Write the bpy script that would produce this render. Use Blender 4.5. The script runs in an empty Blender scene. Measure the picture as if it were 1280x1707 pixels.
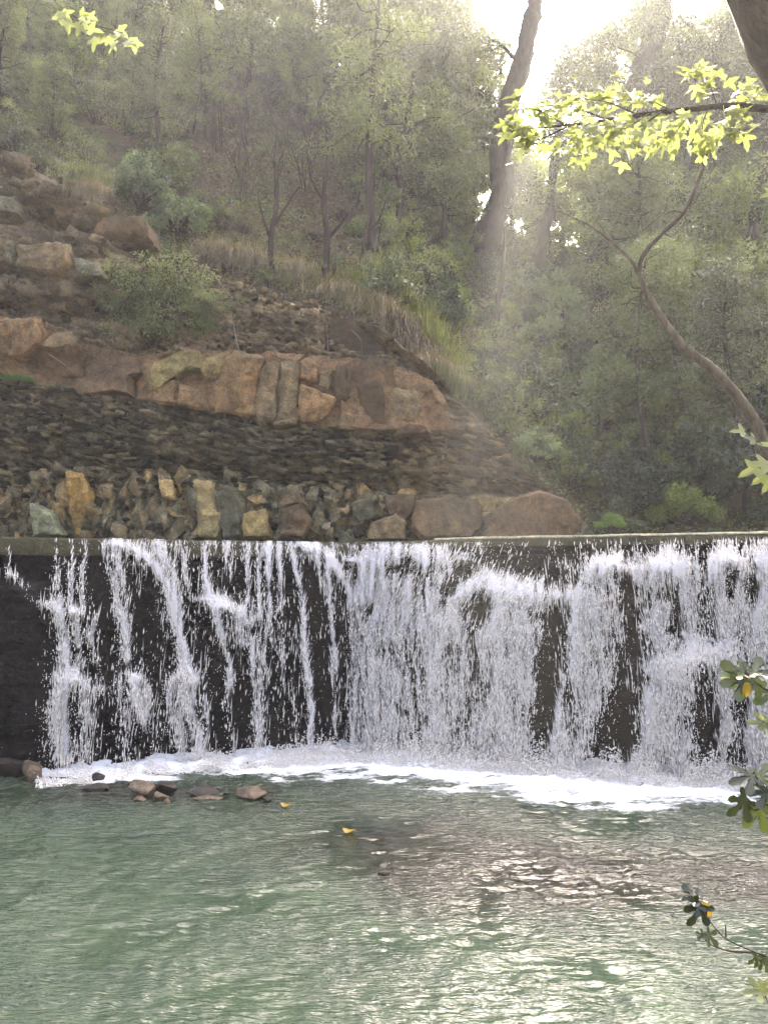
import bpy, math, random
import numpy as np
from mathutils import Vector, Matrix
R = math.radians
rng = np.random.default_rng(7)
random.seed(7)

# ------------------------------------------------------------------ camera
CAM_Z, FPX, PITCH = 3.25, 1290.0, R(5.27)
scene = bpy.context.scene
cam_d = bpy.data.cameras.new('camera')
cam = bpy.data.objects.new('camera', cam_d)
scene.collection.objects.link(cam)
cam.location = (0, 0, CAM_Z)
cam.rotation_euler = (math.pi / 2 + PITCH, 0, 0)
cam_d.sensor_fit = 'VERTICAL'
cam_d.sensor_height = 24
cam_d.lens = 24 * FPX / 1707
cam_d.clip_start = 0.05
cam_d.clip_end = 2000
scene.camera = cam

def ray(px, py):
    u, v = (px - 640) / FPX, (853.5 - py) / FPX
    c, s = math.cos(PITCH), math.sin(PITCH)
    return np.array([u, c - v * s, s + v * c])
def P(px, py, Y):                       # world point on the plane y=Y seen at that pixel of the photo
    d = ray(px, py); t = Y / d[1]
    return Vector((d[0] * t, Y, CAM_Z + d[2] * t))
def PZ(px, py, z=0.0):
    d = ray(px, py); t = (z - CAM_Z) / d[2]
    return Vector((d[0] * t, d[1] * t, z))
def proj(x, y, z):
    c, s = math.cos(PITCH), math.sin(PITCH)
    zz = z - CAM_Z
    f = y * c + zz * s; v = -y * s + zz * c
    return 640 + FPX * x / f, 853.5 - FPX * v / f

# ------------------------------------------------------------------ world, sun, exposure
SD = ray(905, 20); SD = SD / np.linalg.norm(SD)
SUN_EL = math.asin(SD[2]); SUN_AZ = math.atan2(SD[0], SD[1])      # azimuth from +Y towards +X
world = bpy.data.worlds.new('World'); scene.world = world
world.use_nodes = True
wn = world.node_tree.nodes; wl = world.node_tree.links
bg = wn['Background']
sky = wn.new('ShaderNodeTexSky'); sky.sky_type = 'NISHITA'
sky.sun_disc = False
sky.sun_elevation = SUN_EL; sky.sun_rotation = SUN_AZ
sky.air_density = 0.4; sky.dust_density = 10.0; sky.ozone_density = 0.0
wl.new(sky.outputs[0], bg.inputs[0]); bg.inputs[1].default_value = 0.15
sl = bpy.data.lights.new('sun', 'SUN'); sl.energy = 5.0; sl.angle = R(0.6); sl.color = (1, 0.9, 0.74)
so = bpy.data.objects.new('sun', sl); scene.collection.objects.link(so)
so.rotation_euler = Vector((-SD[0], -SD[1], -SD[2])).to_track_quat('-Z', 'Y').to_euler()
so.location = (5, 30, 40)
scene.view_settings.view_transform = 'Standard'
scene.view_settings.look = 'None'
scene.view_settings.exposure = 3.35
cy = scene.cycles
cy.use_denoising = True
try: cy.denoiser = 'OPENIMAGEDENOISE'
except Exception: pass
cy.max_bounces = 8; cy.diffuse_bounces = 5; cy.glossy_bounces = 2; cy.transmission_bounces = 5
cy.transparent_max_bounces = 12; cy.volume_bounces = 0
cy.caustics_reflective = False; cy.caustics_refractive = False
cy.sample_clamp_indirect = 6

# ------------------------------------------------------------------ numpy noise
def _h(ix, iy, iz, seed):
    n = (ix.astype(np.int64) * 374761393 + iy.astype(np.int64) * 668265263 + iz.astype(np.int64) * 1274126177 + seed * 974634777) & 0xffffffff
    n = ((n ^ (n >> 13)) * 1274126177) & 0xffffffff
    n = ((n ^ (n >> 16)) * 2246822519) & 0xffffffff
    n = n ^ (n >> 15)
    return (n & 0xffffff) / float(0xffffff)
def vn(x, y, z=0.0, seed=0):            # value noise in -1..1
    x = np.asarray(x, float); y = np.asarray(y, float) + 0 * x; z = np.asarray(z, float) + 0 * x
    x0, y0, z0 = np.floor(x), np.floor(y), np.floor(z)
    fx, fy, fz = x - x0, y - y0, z - z0
    fx, fy, fz = [f * f * (3 - 2 * f) for f in (fx, fy, fz)]
    r = 0
    for dx in (0, 1):
        for dy in (0, 1):
            for dz in (0, 1):
                w = (fx if dx else 1 - fx) * (fy if dy else 1 - fy) * (fz if dz else 1 - fz)
                r = r + w * _h(x0 + dx, y0 + dy, z0 + dz, seed)
    return r * 2 - 1
def fbm(x, y, z=0.0, seed=0, o=4, g=0.5):
    s, a, t = 0, 1, 0
    for i in range(o):
        s = s + a * vn(np.asarray(x) * 2 ** i + 13.1 * i, np.asarray(y) * 2 ** i - 7.7 * i, np.asarray(z) * 2 ** i, seed + i); t += a; a *= g
    return s / t
def worley(x, y, seed=0):               # F1, F2, id (0..1), dx, dy to the cell point
    x0, y0 = np.floor(x), np.floor(y)
    f1 = np.full(np.shape(x), 9.0); f2 = f1.copy(); cid = f1 * 0; DX = f1 * 0; DY = f1 * 0
    for i in (-1, 0, 1):
        for j in (-1, 0, 1):
            cx, cyy = x0 + i, y0 + j
            jx = cx + 0.1 + 0.8 * _h(cx, cyy, cx * 0, seed); jy = cyy + 0.1 + 0.8 * _h(cx, cyy, cx * 0 + 1, seed)
            dx, dy = x - jx, y - jy; d = np.sqrt(dx * dx + dy * dy)
            near = d < f1
            f2 = np.where(near, f1, np.minimum(f2, d))
            cid = np.where(near, _h(cx, cyy, cx * 0 + 2, seed), cid)
            DX = np.where(near, dx, DX); DY = np.where(near, dy, DY)
            f1 = np.where(near, d, f1)
    return f1, f2, cid, DX, DY
def rnd(cid, k): return (cid * 7919.13 * (k + 1.37)) % 1.0
def ss(a, b, x):
    t = np.clip((x - a) / (b - a), 0, 1); return t * t * (3 - 2 * t)
def ip(x, pts):
    return np.interp(x, [p[0] for p in pts], [p[1] for p in pts])

# ------------------------------------------------------------------ mesh helpers
def mesh_np(name, V, F, mat=None, smooth=False, col=None, attrs=None):
    V = np.ascontiguousarray(V, dtype=np.float32); F = np.ascontiguousarray(F, dtype=np.int32)
    me = bpy.data.meshes.new(name); k = F.shape[1]
    me.vertices.add(len(V)); me.vertices.foreach_set('co', V.ravel())
    me.loops.add(F.size); me.loops.foreach_set('vertex_index', F.ravel())
    me.polygons.add(len(F)); me.polygons.foreach_set('loop_start', np.arange(0, F.size, k, dtype=np.int32))
    if smooth: me.polygons.foreach_set('use_smooth', np.ones(len(F), dtype=bool))
    if col is not None:
        a = me.color_attributes.new('Col', 'FLOAT_COLOR', 'POINT')
        c = np.ones((len(V), 4), np.float32); c[:, :3] = col; a.data.foreach_set('color', c.ravel())
    for n, v in (attrs or {}).items():
        a = me.attributes.new(n, 'FLOAT', 'POINT'); a.data.foreach_set('value', np.asarray(v, np.float32).ravel())
    me.update(calc_edges=True)
    if mat: me.materials.append(mat)
    return me
def link(me, name, parent=None):
    o = bpy.data.objects.new(name, me); scene.collection.objects.link(o)
    if parent is not None: o.parent = parent
    return o
def tag(o, label=None, cat=None, group=None, kind=None):
    if label: o['label'] = label
    if cat: o['category'] = cat
    if group: o['group'] = group
    if kind: o['kind'] = kind
    return o
def empty(name, loc, label, cat, group=None, rz=0):
    o = bpy.data.objects.new(name, None); scene.collection.objects.link(o); o.location = loc; o.rotation_euler = (0, 0, rz)
    return tag(o, label, cat, group)
def grid_faces(nu, nv):                 # nu columns, nv rows (index = r*nu+c)
    i = np.arange((nv - 1) * (nu - 1)); r = i // (nu - 1); c = i % (nu - 1); a = r * nu + c
    return np.stack([a, a + 1, a + nu + 1, a + nu], 1)
def smooth_path(pts, n=6):
    pts = [np.array(p, float) for p in pts]
    if len(pts) < 3: return [pts[0] + (pts[-1] - pts[0]) * t / n for t in range(n + 1)]
    e = [2 * pts[0] - pts[1]] + pts + [2 * pts[-1] - pts[-2]]; out = []
    for i in range(1, len(e) - 2):
        for k in range(n):
            t = k / n; a, b, c, d = e[i - 1:i + 3]
            out.append(0.5 * (2 * b + (c - a) * t + (2 * a - 5 * b + 4 * c - d) * t * t + (3 * b - a - 3 * c + d) * t ** 3))
    out.append(pts[-1]); return out
class MB:
    def __init__(s): s.V = []; s.F = []; s.n = 0; s.A = []
    def add(s, V, F, a=0.0):
        V = np.asarray(V, float); s.V.append(V); s.F.append(np.asarray(F) + s.n); s.n += len(V)
        s.A.append(np.full(len(V), a) if np.isscalar(a) else np.asarray(a))
    def tube(s, pts, r0, r1, sides=6, n=5, bump=0.0, a=0.0, rr=None):
        pts = smooth_path(pts, n); m = len(pts); pts = np.array(pts)
        rad = np.interp(np.linspace(0, 1, m), np.linspace(0, 1, len(rr)), rr) if rr is not None else np.linspace(r0, r1, m)
        T = np.gradient(pts, axis=0); T /= np.linalg.norm(T, axis=1)[:, None] + 1e-9
        ref = np.array([0.3, 1, 0.2]); U = np.cross(T, ref); U /= np.linalg.norm(U, axis=1)[:, None] + 1e-9
        W = np.cross(T, U); th = np.linspace(0, 2 * math.pi, sides, endpoint=False)
        rr_ = rad[:, None] * np.ones((1, sides))
        if bump:
            L = np.concatenate([[0], np.cumsum(np.linalg.norm(np.diff(pts, axis=0), axis=1))])
            rr_ = rr_ * (1 + bump * fbm(np.cos(th)[None] * 2.2 + 0 * rr_, np.sin(th)[None] * 2.2 + 0 * rr_, L[:, None] / (rad.max() * 2.5) + 0 * rr_, 5, 3)
                         + bump * 0.8 * (1 - np.abs(vn(np.cos(th)[None] * 5 + 0 * rr_, np.sin(th)[None] * 5 + 0 * rr_, L[:, None] / (rad.max() * 1.6) + 0 * rr_, 9)) * 2))
        V = pts[:, None] + rr_[..., None] * (np.cos(th)[None, :, None] * U[:, None] + np.sin(th)[None, :, None] * W[:, None])
        V = V.reshape(-1, 3); i = np.arange((m - 1) * sides); r = i // sides; c = i % sides; c2 = (c + 1) % sides
        F = np.stack([r * sides + c, r * sides + c2, (r + 1) * sides + c2, (r + 1) * sides + c], 1)
        s.add(V, F, a)
    def mesh(s, name, mat, smooth=True):
        return mesh_np(name, np.concatenate(s.V), np.concatenate(s.F), mat, smooth, attrs={'var': np.concatenate(s.A)})

# ------------------------------------------------------------------ materials
def new_mat(name):
    m = bpy.data.materials.new(name); m.use_nodes = True; nt = m.node_tree; nt.nodes.clear()
    out = nt.nodes.new('ShaderNodeOutputMaterial'); return m, nt, out
def nd(nt, t, **k):
    n = nt.nodes.new(t)
    for a, v in k.items():
        if a.startswith('i_'):
            key = a[2:]; n.inputs[int(key) if key.isdigit() else key].default_value = v
        else: setattr(n, a, v)
    return n
def noise(nt, scale, detail=4, rough=0.6, vec=None, dist=0.0):
    n = nd(nt, 'ShaderNodeTexNoise'); n.inputs['Scale'].default_value = scale; n.inputs['Detail'].default_value = detail
    n.inputs['Roughness'].default_value = rough; n.inputs['Distortion'].default_value = dist
    if vec is not None: nt.links.new(vec, n.inputs['Vector'])
    return n
def ramp(nt, fac, stops):
    r = nd(nt, 'ShaderNodeValToRGB'); e = r.color_ramp.elements
    while len(e) < len(stops): e.new(0.5)
    for el, (p, c) in zip(e, stops): el.position = p; el.color = (*c, 1) if len(c) == 3 else c
    nt.links.new(fac, r.inputs[0]); return r
def mixc(nt, mode, fac, a, b):
    m = nd(nt, 'ShaderNodeMix', data_type='RGBA', blend_type=mode)
    for sock, v in ((m.inputs[0], fac), (m.inputs[6], a), (m.inputs[7], b)):
        if hasattr(v, 'is_output'): nt.links.new(v, sock)
        else: sock.default_value = v if np.isscalar(v) else (*v, 1)
    return m.outputs[2]
def math_n(nt, op, a, b=0.0):
    m = nd(nt, 'ShaderNodeMath', operation=op)
    for i, v in enumerate((a, b)):
        if hasattr(v, 'is_output'): nt.links.new(v, m.inputs[i])
        else: m.inputs[i].default_value = v
    return m.outputs[0]

def rock_mat(name, vc=True, c=(0.2, 0.16, 0.12), rough=0.85, fine=9.0, bump=0.25, wet=0.0, spec=0.3):
    m, nt, out = new_mat(name); L = nt.links
    tc = nd(nt, 'ShaderNodeTexCoord'); v = tc.outputs['Object'] if not vc else tc.outputs['Object']
    b = nd(nt, 'ShaderNodeBsdfPrincipled'); b.inputs['Roughness'].default_value = rough; b.inputs['Specular IOR Level'].default_value = spec
    base = nd(nt, 'ShaderNodeVertexColor', layer_name='Col').outputs[0] if vc else None
    n1 = noise(nt, fine, 8, 0.7, v); n2 = noise(nt, fine * 0.22, 4, 0.6, v); n3 = noise(nt, fine * 5, 4, 0.7, v)
    r1 = ramp(nt, n1.outputs[0], [(0.28, (0.35, 0.35, 0.36)), (0.5, (1, 1, 1)), (0.72, (1.75, 1.65, 1.5))])
    colr = mixc(nt, 'MULTIPLY', 1.0, base if vc else c, r1.outputs[0])
    r2 = ramp(nt, n2.outputs[0], [(0.35, (0.72, 0.76, 0.74)), (0.65, (1.25, 1.15, 1.02))])
    colr = mixc(nt, 'MULTIPLY', 0.9, colr, r2.outputs[0])
    r3 = ramp(nt, n3.outputs[0], [(0.3, (0.45, 0.45, 0.46)), (0.5, (1, 1, 1)), (0.68, (1.7, 1.65, 1.55))])
    colr = mixc(nt, 'MULTIPLY', 0.8, colr, r3.outputs[0])
    L.new(colr, b.inputs['Base Color'])
    colr = mixc(nt, 'MULTIPLY', 1.0, colr, (.97, .98, .80)) if vc else colr
    L.new(colr, b.inputs['Base Color'])
    h = math_n(nt, 'ADD', math_n(nt, 'MULTIPLY', n1.outputs[0], 1.0), math_n(nt, 'MULTIPLY', n3.outputs[0], 0.4))
    bp = nd(nt, 'ShaderNodeBump'); bp.inputs['Strength'].default_value = 0.9; bp.inputs['Distance'].default_value = bump
    L.new(h, bp.inputs['Height']); L.new(bp.outputs[0], b.inputs['Normal']); L.new(b.outputs[0], out.inputs[0])
    return m
M = {}
M['cliff'] = rock_mat('cliff_rock', fine=7, bump=0.14)
M['block'] = rock_mat('sandstone', fine=5, bump=0.05)
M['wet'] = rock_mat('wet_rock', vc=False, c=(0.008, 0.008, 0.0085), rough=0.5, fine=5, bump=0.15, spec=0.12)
M['stone'] = rock_mat('river_stone', vc=False, c=(0.13, 0.10, 0.07), rough=0.55, fine=9, bump=0.03, spec=0.4)
M['darkstone'] = rock_mat('dark_river_stone', vc=False, c=(0.035, 0.028, 0.024), rough=0.45, fine=9, bump=0.03, spec=0.4)
M['concrete'] = rock_mat('concrete', vc=False, c=(0.30, 0.29, 0.20), rough=0.6, fine=4, bump=0.03)
M['moss'] = rock_mat('mossy_concrete', vc=False, c=(0.06, 0.055, 0.025), rough=0.7, fine=8, bump=0.05)
M['soil'] = rock_mat('hill_soil', fine=6, bump=0.15)

def leaf_mat(name, c1, c2, trans=0.42, gloss=0.8, rough=0.33, c3=None):
    m, nt, out = new_mat(name); L = nt.links
    at = nd(nt, 'ShaderNodeAttribute', attribute_name='var'); oi = nd(nt, 'ShaderNodeObjectInfo')
    tc = nd(nt, 'ShaderNodeTexCoord'); n = noise(nt, 1.3, 2, 0.5, tc.outputs['Object'])
    f = math_n(nt, 'ADD', math_n(nt, 'MULTIPLY', at.outputs['Fac'], 0.65), math_n(nt, 'MULTIPLY', n.outputs[0], 0.35))
    f = math_n(nt, 'ADD', f, math_n(nt, 'MULTIPLY', math_n(nt, 'SUBTRACT', oi.outputs['Random'], 0.5), 0.35))
    st = [(0.15, c1), (0.85, c2)] if c3 is None else [(0.1, c1), (0.6, c2), (0.95, c3)]
    r = ramp(nt, f, st)
    d = nd(nt, 'ShaderNodeBsdfPrincipled'); d.inputs['Roughness'].default_value = rough; d.inputs['Specular IOR Level'].default_value = gloss
    t = nd(nt, 'ShaderNodeBsdfTranslucent'); mx = nd(nt, 'ShaderNodeMixShader'); mx.inputs[0].default_value = trans
    L.new(r.outputs[0], d.inputs['Base Color'])
    tcol = mixc(nt, 'MULTIPLY', 1.0, r.outputs[0], (1.25, 1.3, 0.75))
    L.new(tcol, t.inputs[0]); L.new(d.outputs[0], mx.inputs[1]); L.new(t.outputs[0], mx.inputs[2]); L.new(mx.outputs[0], out.inputs[0])
    return m
M['leaf_grey'] = leaf_mat('grey_green_leaves', (0.022, 0.034, 0.011), (0.26, 0.30, 0.115))
M['leaf_mid'] = leaf_mat('mid_green_leaves', (0.022, 0.036, 0.008), (0.28, 0.335, 0.085))
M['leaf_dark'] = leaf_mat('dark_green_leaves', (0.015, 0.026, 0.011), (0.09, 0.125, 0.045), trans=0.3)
M['leaf_bright'] = leaf_mat('bright_green_leaves', (0.10, 0.18, 0.03), (0.22, 0.34, 0.07), trans=0.5)
M['leaf_pale'] = leaf_mat('pale_grey_green_leaves', (0.06, 0.09, 0.045), (0.38, 0.46, 0.24))
M['leaf_pine'] = leaf_mat('pine_needles', (0.026, 0.034, 0.016), (0.21, 0.23, 0.11), trans=0.35)
M['leaf_dry'] = leaf_mat('dry_brown_leaves', (0.06, 0.042, 0.022), (0.17, 0.125, 0.07), trans=0.2)
M['grass'] = leaf_mat('grass_blades', (0.10, 0.11, 0.035), (0.29, 0.31, 0.115), trans=0.45)
M['grass_dry'] = leaf_mat('dry_grass_blades', (0.14, 0.11, 0.06), (0.34, 0.28, 0.17), trans=0.35)
M['leaf_plane'] = leaf_mat('plane_tree_leaves', (0.09, 0.105, 0.04), (0.26, 0.285, 0.11), trans=0.45)
M['leaf_fig'] = leaf_mat('fig_leaves', (0.010, 0.020, 0.005), (0.12, 0.155, 0.03), trans=0.25)
M['leaf_yellow'] = leaf_mat('yellow_leaf', (0.35, 0.22, 0.02), (0.5, 0.34, 0.03), trans=0.3)
def bark(name, c, bump=0.03, sc=7.0):
    m, nt, out = new_mat(name); L = nt.links
    tc = nd(nt, 'ShaderNodeTexCoord'); mp = nd(nt, 'ShaderNodeMapping'); mp.inputs['Scale'].default_value = (1, 1, 0.3)
    L.new(tc.outputs['Object'], mp.inputs[0])
    n = noise(nt, sc, 6, 0.7, mp.outputs[0], 0.6); n2 = noise(nt, sc * 3, 4, 0.6, tc.outputs['Object'])
    r = ramp(nt, n.outputs[0], [(0.3, tuple(x * 0.3 for x in c)), (0.5, c), (0.75, tuple(x * 2.0 for x in c))])
    b = nd(nt, 'ShaderNodeBsdfPrincipled'); b.inputs['Roughness'].default_value = 0.9; b.inputs['Specular IOR Level'].default_value = 0.2
    L.new(r.outputs[0], b.inputs['Base Color']); bp = nd(nt, 'ShaderNodeBump'); bp.inputs['Distance'].default_value = bump
    L.new(math_n(nt, 'ADD', n.outputs[0], math_n(nt, 'MULTIPLY', n2.outputs[0], 0.3)), bp.inputs['Height']); L.new(bp.outputs[0], b.inputs['Normal']); L.new(b.outputs[0], out.inputs[0])
    return m
M['bark'] = bark('dark_bark', (0.04, 0.03, 0.023))
M['bark_pale'] = bark('pale_bark', (0.10, 0.082, 0.055), 0.01, 14)
M['twig'] = bark('twig_bark', (0.05, 0.038, 0.03), 0.004, 20)
M['root'] = bark('pale_root', (0.2, 0.16, 0.12), 0.004, 20)

# ------------------------------------------------------------------ dam plan (shared by wall, water and foam)
BL, BC, BR = PZ(40, 1292), PZ(590, 1249), PZ(1280, 1303)
CREST = 4.06
dirL = (BL - BC).normalized(); dirR = (BR - BC).normalized()
BL2 = BC + dirL * 11.0; BR2 = BC + dirR * 12.0
def base_y(x):                          # y of the line where the falls meet the pool
    x = np.asarray(x, float)
    yl = BC.y + (x - BC.x) * dirL.y / dirL.x; yr = BC.y + (x - BC.x) * dirR.y / dirR.x
    k = 0.5
    return np.where(x < BC.x, yl, yr)
BACK = 0.55                             # the crest line stands this far behind the base line

# ------------------------------------------------------------------ cliff and hill
ZT = [(-14, 15.2), (-11, 14.6), (-9.0, 13.9), (-7.6, 13.2), (-6.7, 11.9), (-6.0, 11.3), (-4.6, 10.7), (-3.2, 10.4), (-1.2, 9.9), (-0.2, 9.4), (0.6, 8.6), (1.6, 7.7), (2.3, 6.9), (3.0, 6.0), (4.0, 5.2), (4.7, 4.3), (5.2, 3.6), (6, 3.4), (40, 3.4)]
def ztop(x): return ip(x, ZT) + 0.18 * fbm(np.asarray(x) * 0.9, 0 * np.asarray(x), 0, 3, 3)
def cliff_y(x): return 17.3 + 0.35 * fbm(np.asarray(x) * 0.25, 0 * np.asarray(x), 0, 11, 2) - 0.0 * np.asarray(x)
def lean(x, z): return 0.10 * (z - 4) + 0.22 * np.clip(z - 9.5, 0, 20)
def relief(x, z, px, py):
    """how far the rock stands out towards the river, plus colour"""
    n = x.size; one = np.ones_like(x)
    wz = z + 0.19 * x + 0.10 * fbm(x * 0.5, z * 0.5, 0, 21, 3)
    bt = ip(px, [(-300, 480), (0, 532), (90, 545), (150, 575), (230, 598), (380, 590), (520, 597), (640, 610), (720, 640), (760, 700), (1100, 720)])
    bb = ip(px, [(-300, 600), (0, 622), (60, 640), (200, 665), (300, 675), (420, 698), (540, 716), (640, 722), (700, 722), (760, 722), (1100, 722)])
    rt = ip(px, [(-300, 775), (0, 782), (200, 790), (330, 798), (420, 803), (560, 818), (680, 828), (1100, 832)]) + 7 * vn(px / 40, 0 * px, 0, 5)
    wob = 3 * fbm(px / 30, py / 30, 0, 8, 3)
    pyw = py + wob
    block = ss(-2, 2, pyw - bt) * ss(-2, 2, bb - pyw) * ss(790, 720, px)
    shale = ss(-3, 3, pyw - bb) * ss(-3, 6, rt - pyw)
    base = ss(-4, 6, pyw - rt)
    upper = 1 - np.clip(block + shale + base, 0, 1)
    # strata cells
    def strata(th, w, seed):
        a = wz / th + 0.35 * vn(x * 0.7 / (w + 0.1), wz * 0.6 / th, 0, seed); L = np.floor(a); fz = a - L
        u = x / w * (0.7 + 0.6 * _h(L, L * 0, L * 0, seed)) + 17 * _h(L, L * 0 + 3, L * 0, seed) + 0.3 * vn(x / w * 2, wz / th, 0, seed + 4); C = np.floor(u); fx = u - C
        v = _h(L, C, L * 0 + 5, seed)
        rnd_ = (1 - (2 * fz - 1) ** 4) * (1 - 0.6 * (2 * fx - 1) ** 8)
        return v, rnd_, _h(L, C, L * 0 + 9, seed), _h(L, L * 0, L * 0 + 4, seed)
    o = 0 * x
    # upper, crumbly with ledges
    v1, r1, c1, l1 = strata(0.42, 0.9, 31); v2, r2, c2, l2 = strata(0.16, 0.34, 37)
    f1, f2, cid, dx, dy = worley(x * 3.4 + 0.3 * vn(x * 3, z * 3), z * 4.2, 41)
    crumb = 0.10 * (1 - f1) * (0.4 + rnd(cid, 1)) + 0.05 * fbm(x * 6, z * 6, 0, 43, 3)
    leftness = ss(480, 200, px)
    up = 0.34 * (v1 ** 1.5) * r1 * (0.35 + 0.65 * leftness) + 0.13 * v2 * r2 + crumb * 1.3 + 0.30 * fbm(x * 0.6, z * 0.6, 0, 47, 3)
    # traced ledge shadows of the left part
    def rec(x0, x1, y0, y1, d, s=4):
        return -d * ss(x0 - 12, x0 + 4, px) * ss(x1 + 12, x1 - 4, px) * ss(y0 - s, y0 + s, pyw) * ss(y1 + 14, y1 - 6, pyw)
    up = up + rec(90, 250, 372, 400, 0.75) + rec(0, 90, 352, 378, 0.6) + rec(0, 60, 438, 458, 0.4) + rec(0, 220, 505, 540, 0.55) + rec(330, 560, 455, 475, 0.35) + rec(540, 700, 505, 585, 0.45, 10)
    lipy = 500 + (px - 560) * .74
    inl = ss(545, 580, px) * ss(775, 755, px)
    up = up + inl * (.55 * ss(-22, -4, pyw - lipy) * ss(12, 2, pyw - lipy) - .35 * ss(4, 16, pyw - lipy) * ss(80, 40, pyw - lipy))
    up = up - rec(0, 190, 405, 436, 0.35) - rec(0, 175, 215, 345, 0.35, 20) - rec(160, 250, 362, 378, 0.3)
    # blocks
    g1, g2, gid, gx, gy = worley(x * 1.15 + 0.2 * vn(x * 2, z * 2, 0, 3), (z + 0.19 * x) * 0.9 + 0.25 * vn(x * 1.5, z * 1.5, 0, 4), 53)
    crack = ss(0.0, 0.09, g2 - g1)
    bl = 0.22 + 0.10 * rnd(gid, 1) + (rnd(gid, 2) - 0.5) * 0.35 * gx + (rnd(gid, 3) - 0.5) * 0.3 * gy + 0.10 * fbm(x * 1.5, z * 1.5, 0, 55, 5)
    bl = bl - 0.35 * ss(330, 100, px) * ss(585, 620, py)       # the big smooth red recess on the left
    # shale
    s1, q1, k1, _ = strata(0.10, 0.34, 61); s2, q2, k2, _ = strata(0.20, 0.7, 67); s3, q3, k3, _ = strata(0.05, 0.16, 69)
    prof = ip((pyw - bb) / (rt - bb + 1e-6), [(0, 0.0), (0.12, -0.10), (0.3, 0.16), (0.55, 0.18), (0.78, 0.05), (0.93, -0.10), (1, -0.05)])
    sh = prof + 0.15 * s1 * q1 + 0.16 * (s2 ** 2) * q2 + 0.06 * s3 * q3 + 0.08 * fbm(x * 4, z * 7, 0, 71, 3) + 0.12 * fbm(x * .8, z * .8, 0, 72, 2)
    # fractured base: tilted facets
    h1, h2, hid, hx, hy = worley(x * 2.3 + 0.35 * vn(x * 3, z * 3, 0, 7) + 0.25 * z, z * 1.5 + 0.3 * vn(x * 4, z * 4, 0, 9), 73)
    e1, e2, eid, ex, ey = worley(x * 5.5 - z * 1.2, z * 4.2, 79)
    bs = 0.12 + 0.10 * rnd(hid, 1) + (rnd(hid, 2) - 0.5) * 0.6 * hx + (rnd(hid, 3) - 0.3) * 0.4 * hy + (rnd(eid, 1) * 0.13 + (rnd(eid, 2) - 0.5) * 0.45 * ex + (rnd(eid, 3) - 0.5) * 0.4 * ey) + 0.05 * fbm(x * 5, z * 5, 0, 81, 3)
    o = upper * up + block * bl + shale * sh + base * bs
    # colours (linear)
    def C(*c): return np.array(c)[None, :]
    W = lambda w: w[:, None]
    t1 = 0.5 + 0.5 * fbm(x * 0.9, z * 0.9, 0, 91, 4); t2 = 0.5 + 0.5 * fbm(x * 2.7, z * 3.5, 0, 95, 4); t3 = 0.5 + .5 * fbm(x * 9, z * 9, 0, 96, 3)
    cu = C(.13, .10, .08) * W(.65 + .9 * t2) + C(.10, .09, .06) * W(ss(.55, .8, t1)) + C(.16, .14, .11) * W(ss(.62, .85, c2) * .6)
    cb = C(.19, .125, .085) * W(.65 + .6 * rnd(gid, 5)) * W(.7 + .6 * t2) + C(.06, .06, .02) * W(ss(.55, .8, t1) * ss(180, 300, px))
    cs = C(.10, .086, .060) * W(.35 + 1.2 * t2) + C(.10, .08, .06) * W(ss(.7, .95, k1) * .8) + C(.05, .03, .02) * W(ss(520, 760, px))
    pal = rnd(hid, 6); pal2 = rnd(eid, 6)
    cc = C(.17, .155, .12) * W(.6 + .7 * pal2) + C(.15, .09, .03) * W(ss(.62, .9, pal)) + C(-.06, -.05, -.02) * W(ss(.3, .1, pal)) + C(.12, .11, .08) * W(ss(.7, .95, t3))
    col = W(upper) * cu + W(block) * cb + W(shale) * cs + W(base) * cc
    soil = ss(640, 860, px) * (1 - base)
    col = col * 1.35
    col = col * (1 - W(soil) * .7) + C(.09, .06, .042) * W(soil * .7) * W(.7 + .6 * t2)
    return o, np.clip(col, .01, .6)

nx, nz = 620, 330
xs = np.linspace(-12.5, 5.35, nx)
zt = ztop(xs)
tt = np.linspace(0, 1, nz)
X = np.repeat(xs[None], nz, 0); Z = 3.3 + (zt[None] - 3.3) * tt[:, None]
Yb = cliff_y(X) + lean(X, Z)
ppx, ppy = proj(X.ravel(), Yb.ravel(), Z.ravel())
rel, ccol = relief(X.ravel(), Z.ravel(), ppx, ppy)
top = ss(0.0, 0.06, 1 - tt)[:, None]                    # rounds the edge over into the hill
endf = ss(5.3, 4.3, X)
Y3 = Yb - rel.reshape(X.shape) * endf - 0.1 + 0.5 * (1 - top) ** 2
V = np.stack([X.ravel(), Y3.ravel(), Z.ravel()], 1)
link(mesh_np('cliff', V, grid_faces(nx, nz), M['cliff'], False, ccol), 'cliff')['kind'] = 'structure'
def cliff_surf(x, z):
    x = np.atleast_1d(np.asarray(x, float)); z = np.atleast_1d(np.asarray(z, float))
    yb = cliff_y(x) + lean(x, z); a, b = proj(x, yb, z); r, _ = relief(x, z, a, b)
    return yb - r * ss(5.3, 4.3, x) - 0.1
def hill_h(x, y):
    x = np.asarray(x, float); y = np.asarray(y, float)
    z0 = ztop(x); y0 = cliff_y(x) + lean(x, z0) + 0.35
    d = y - y0
    sl = ip(x, [(-20, 0.95), (-4, 0.92), (1, 0.86), (6, 0.80), (14, 0.8), (30, .8)])
    cap = ip(x, [(-30, 44), (-8, 42), (-2, 37.0), (2, 30), (5, 24), (8, 19.5), (14, 20), (30, 24)])
    h = z0 + sl * np.clip(d, 0, 99) + (0.55 * fbm(x * 0.22, y * 0.22, 0, 101, 4) + 0.12 * fbm(x * 1.2, y * 1.2, 0, 103, 3)) * ss(0, 2, d)
    h = np.where(h > cap, cap + 1.2 * (1 - np.exp(-(h - cap) / 1.2)), h)
    right = ss(4.6, 6.5, x)
    h = h - right * 0.0
    return np.where(d < 0, z0 + d * 3.0, h)
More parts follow.
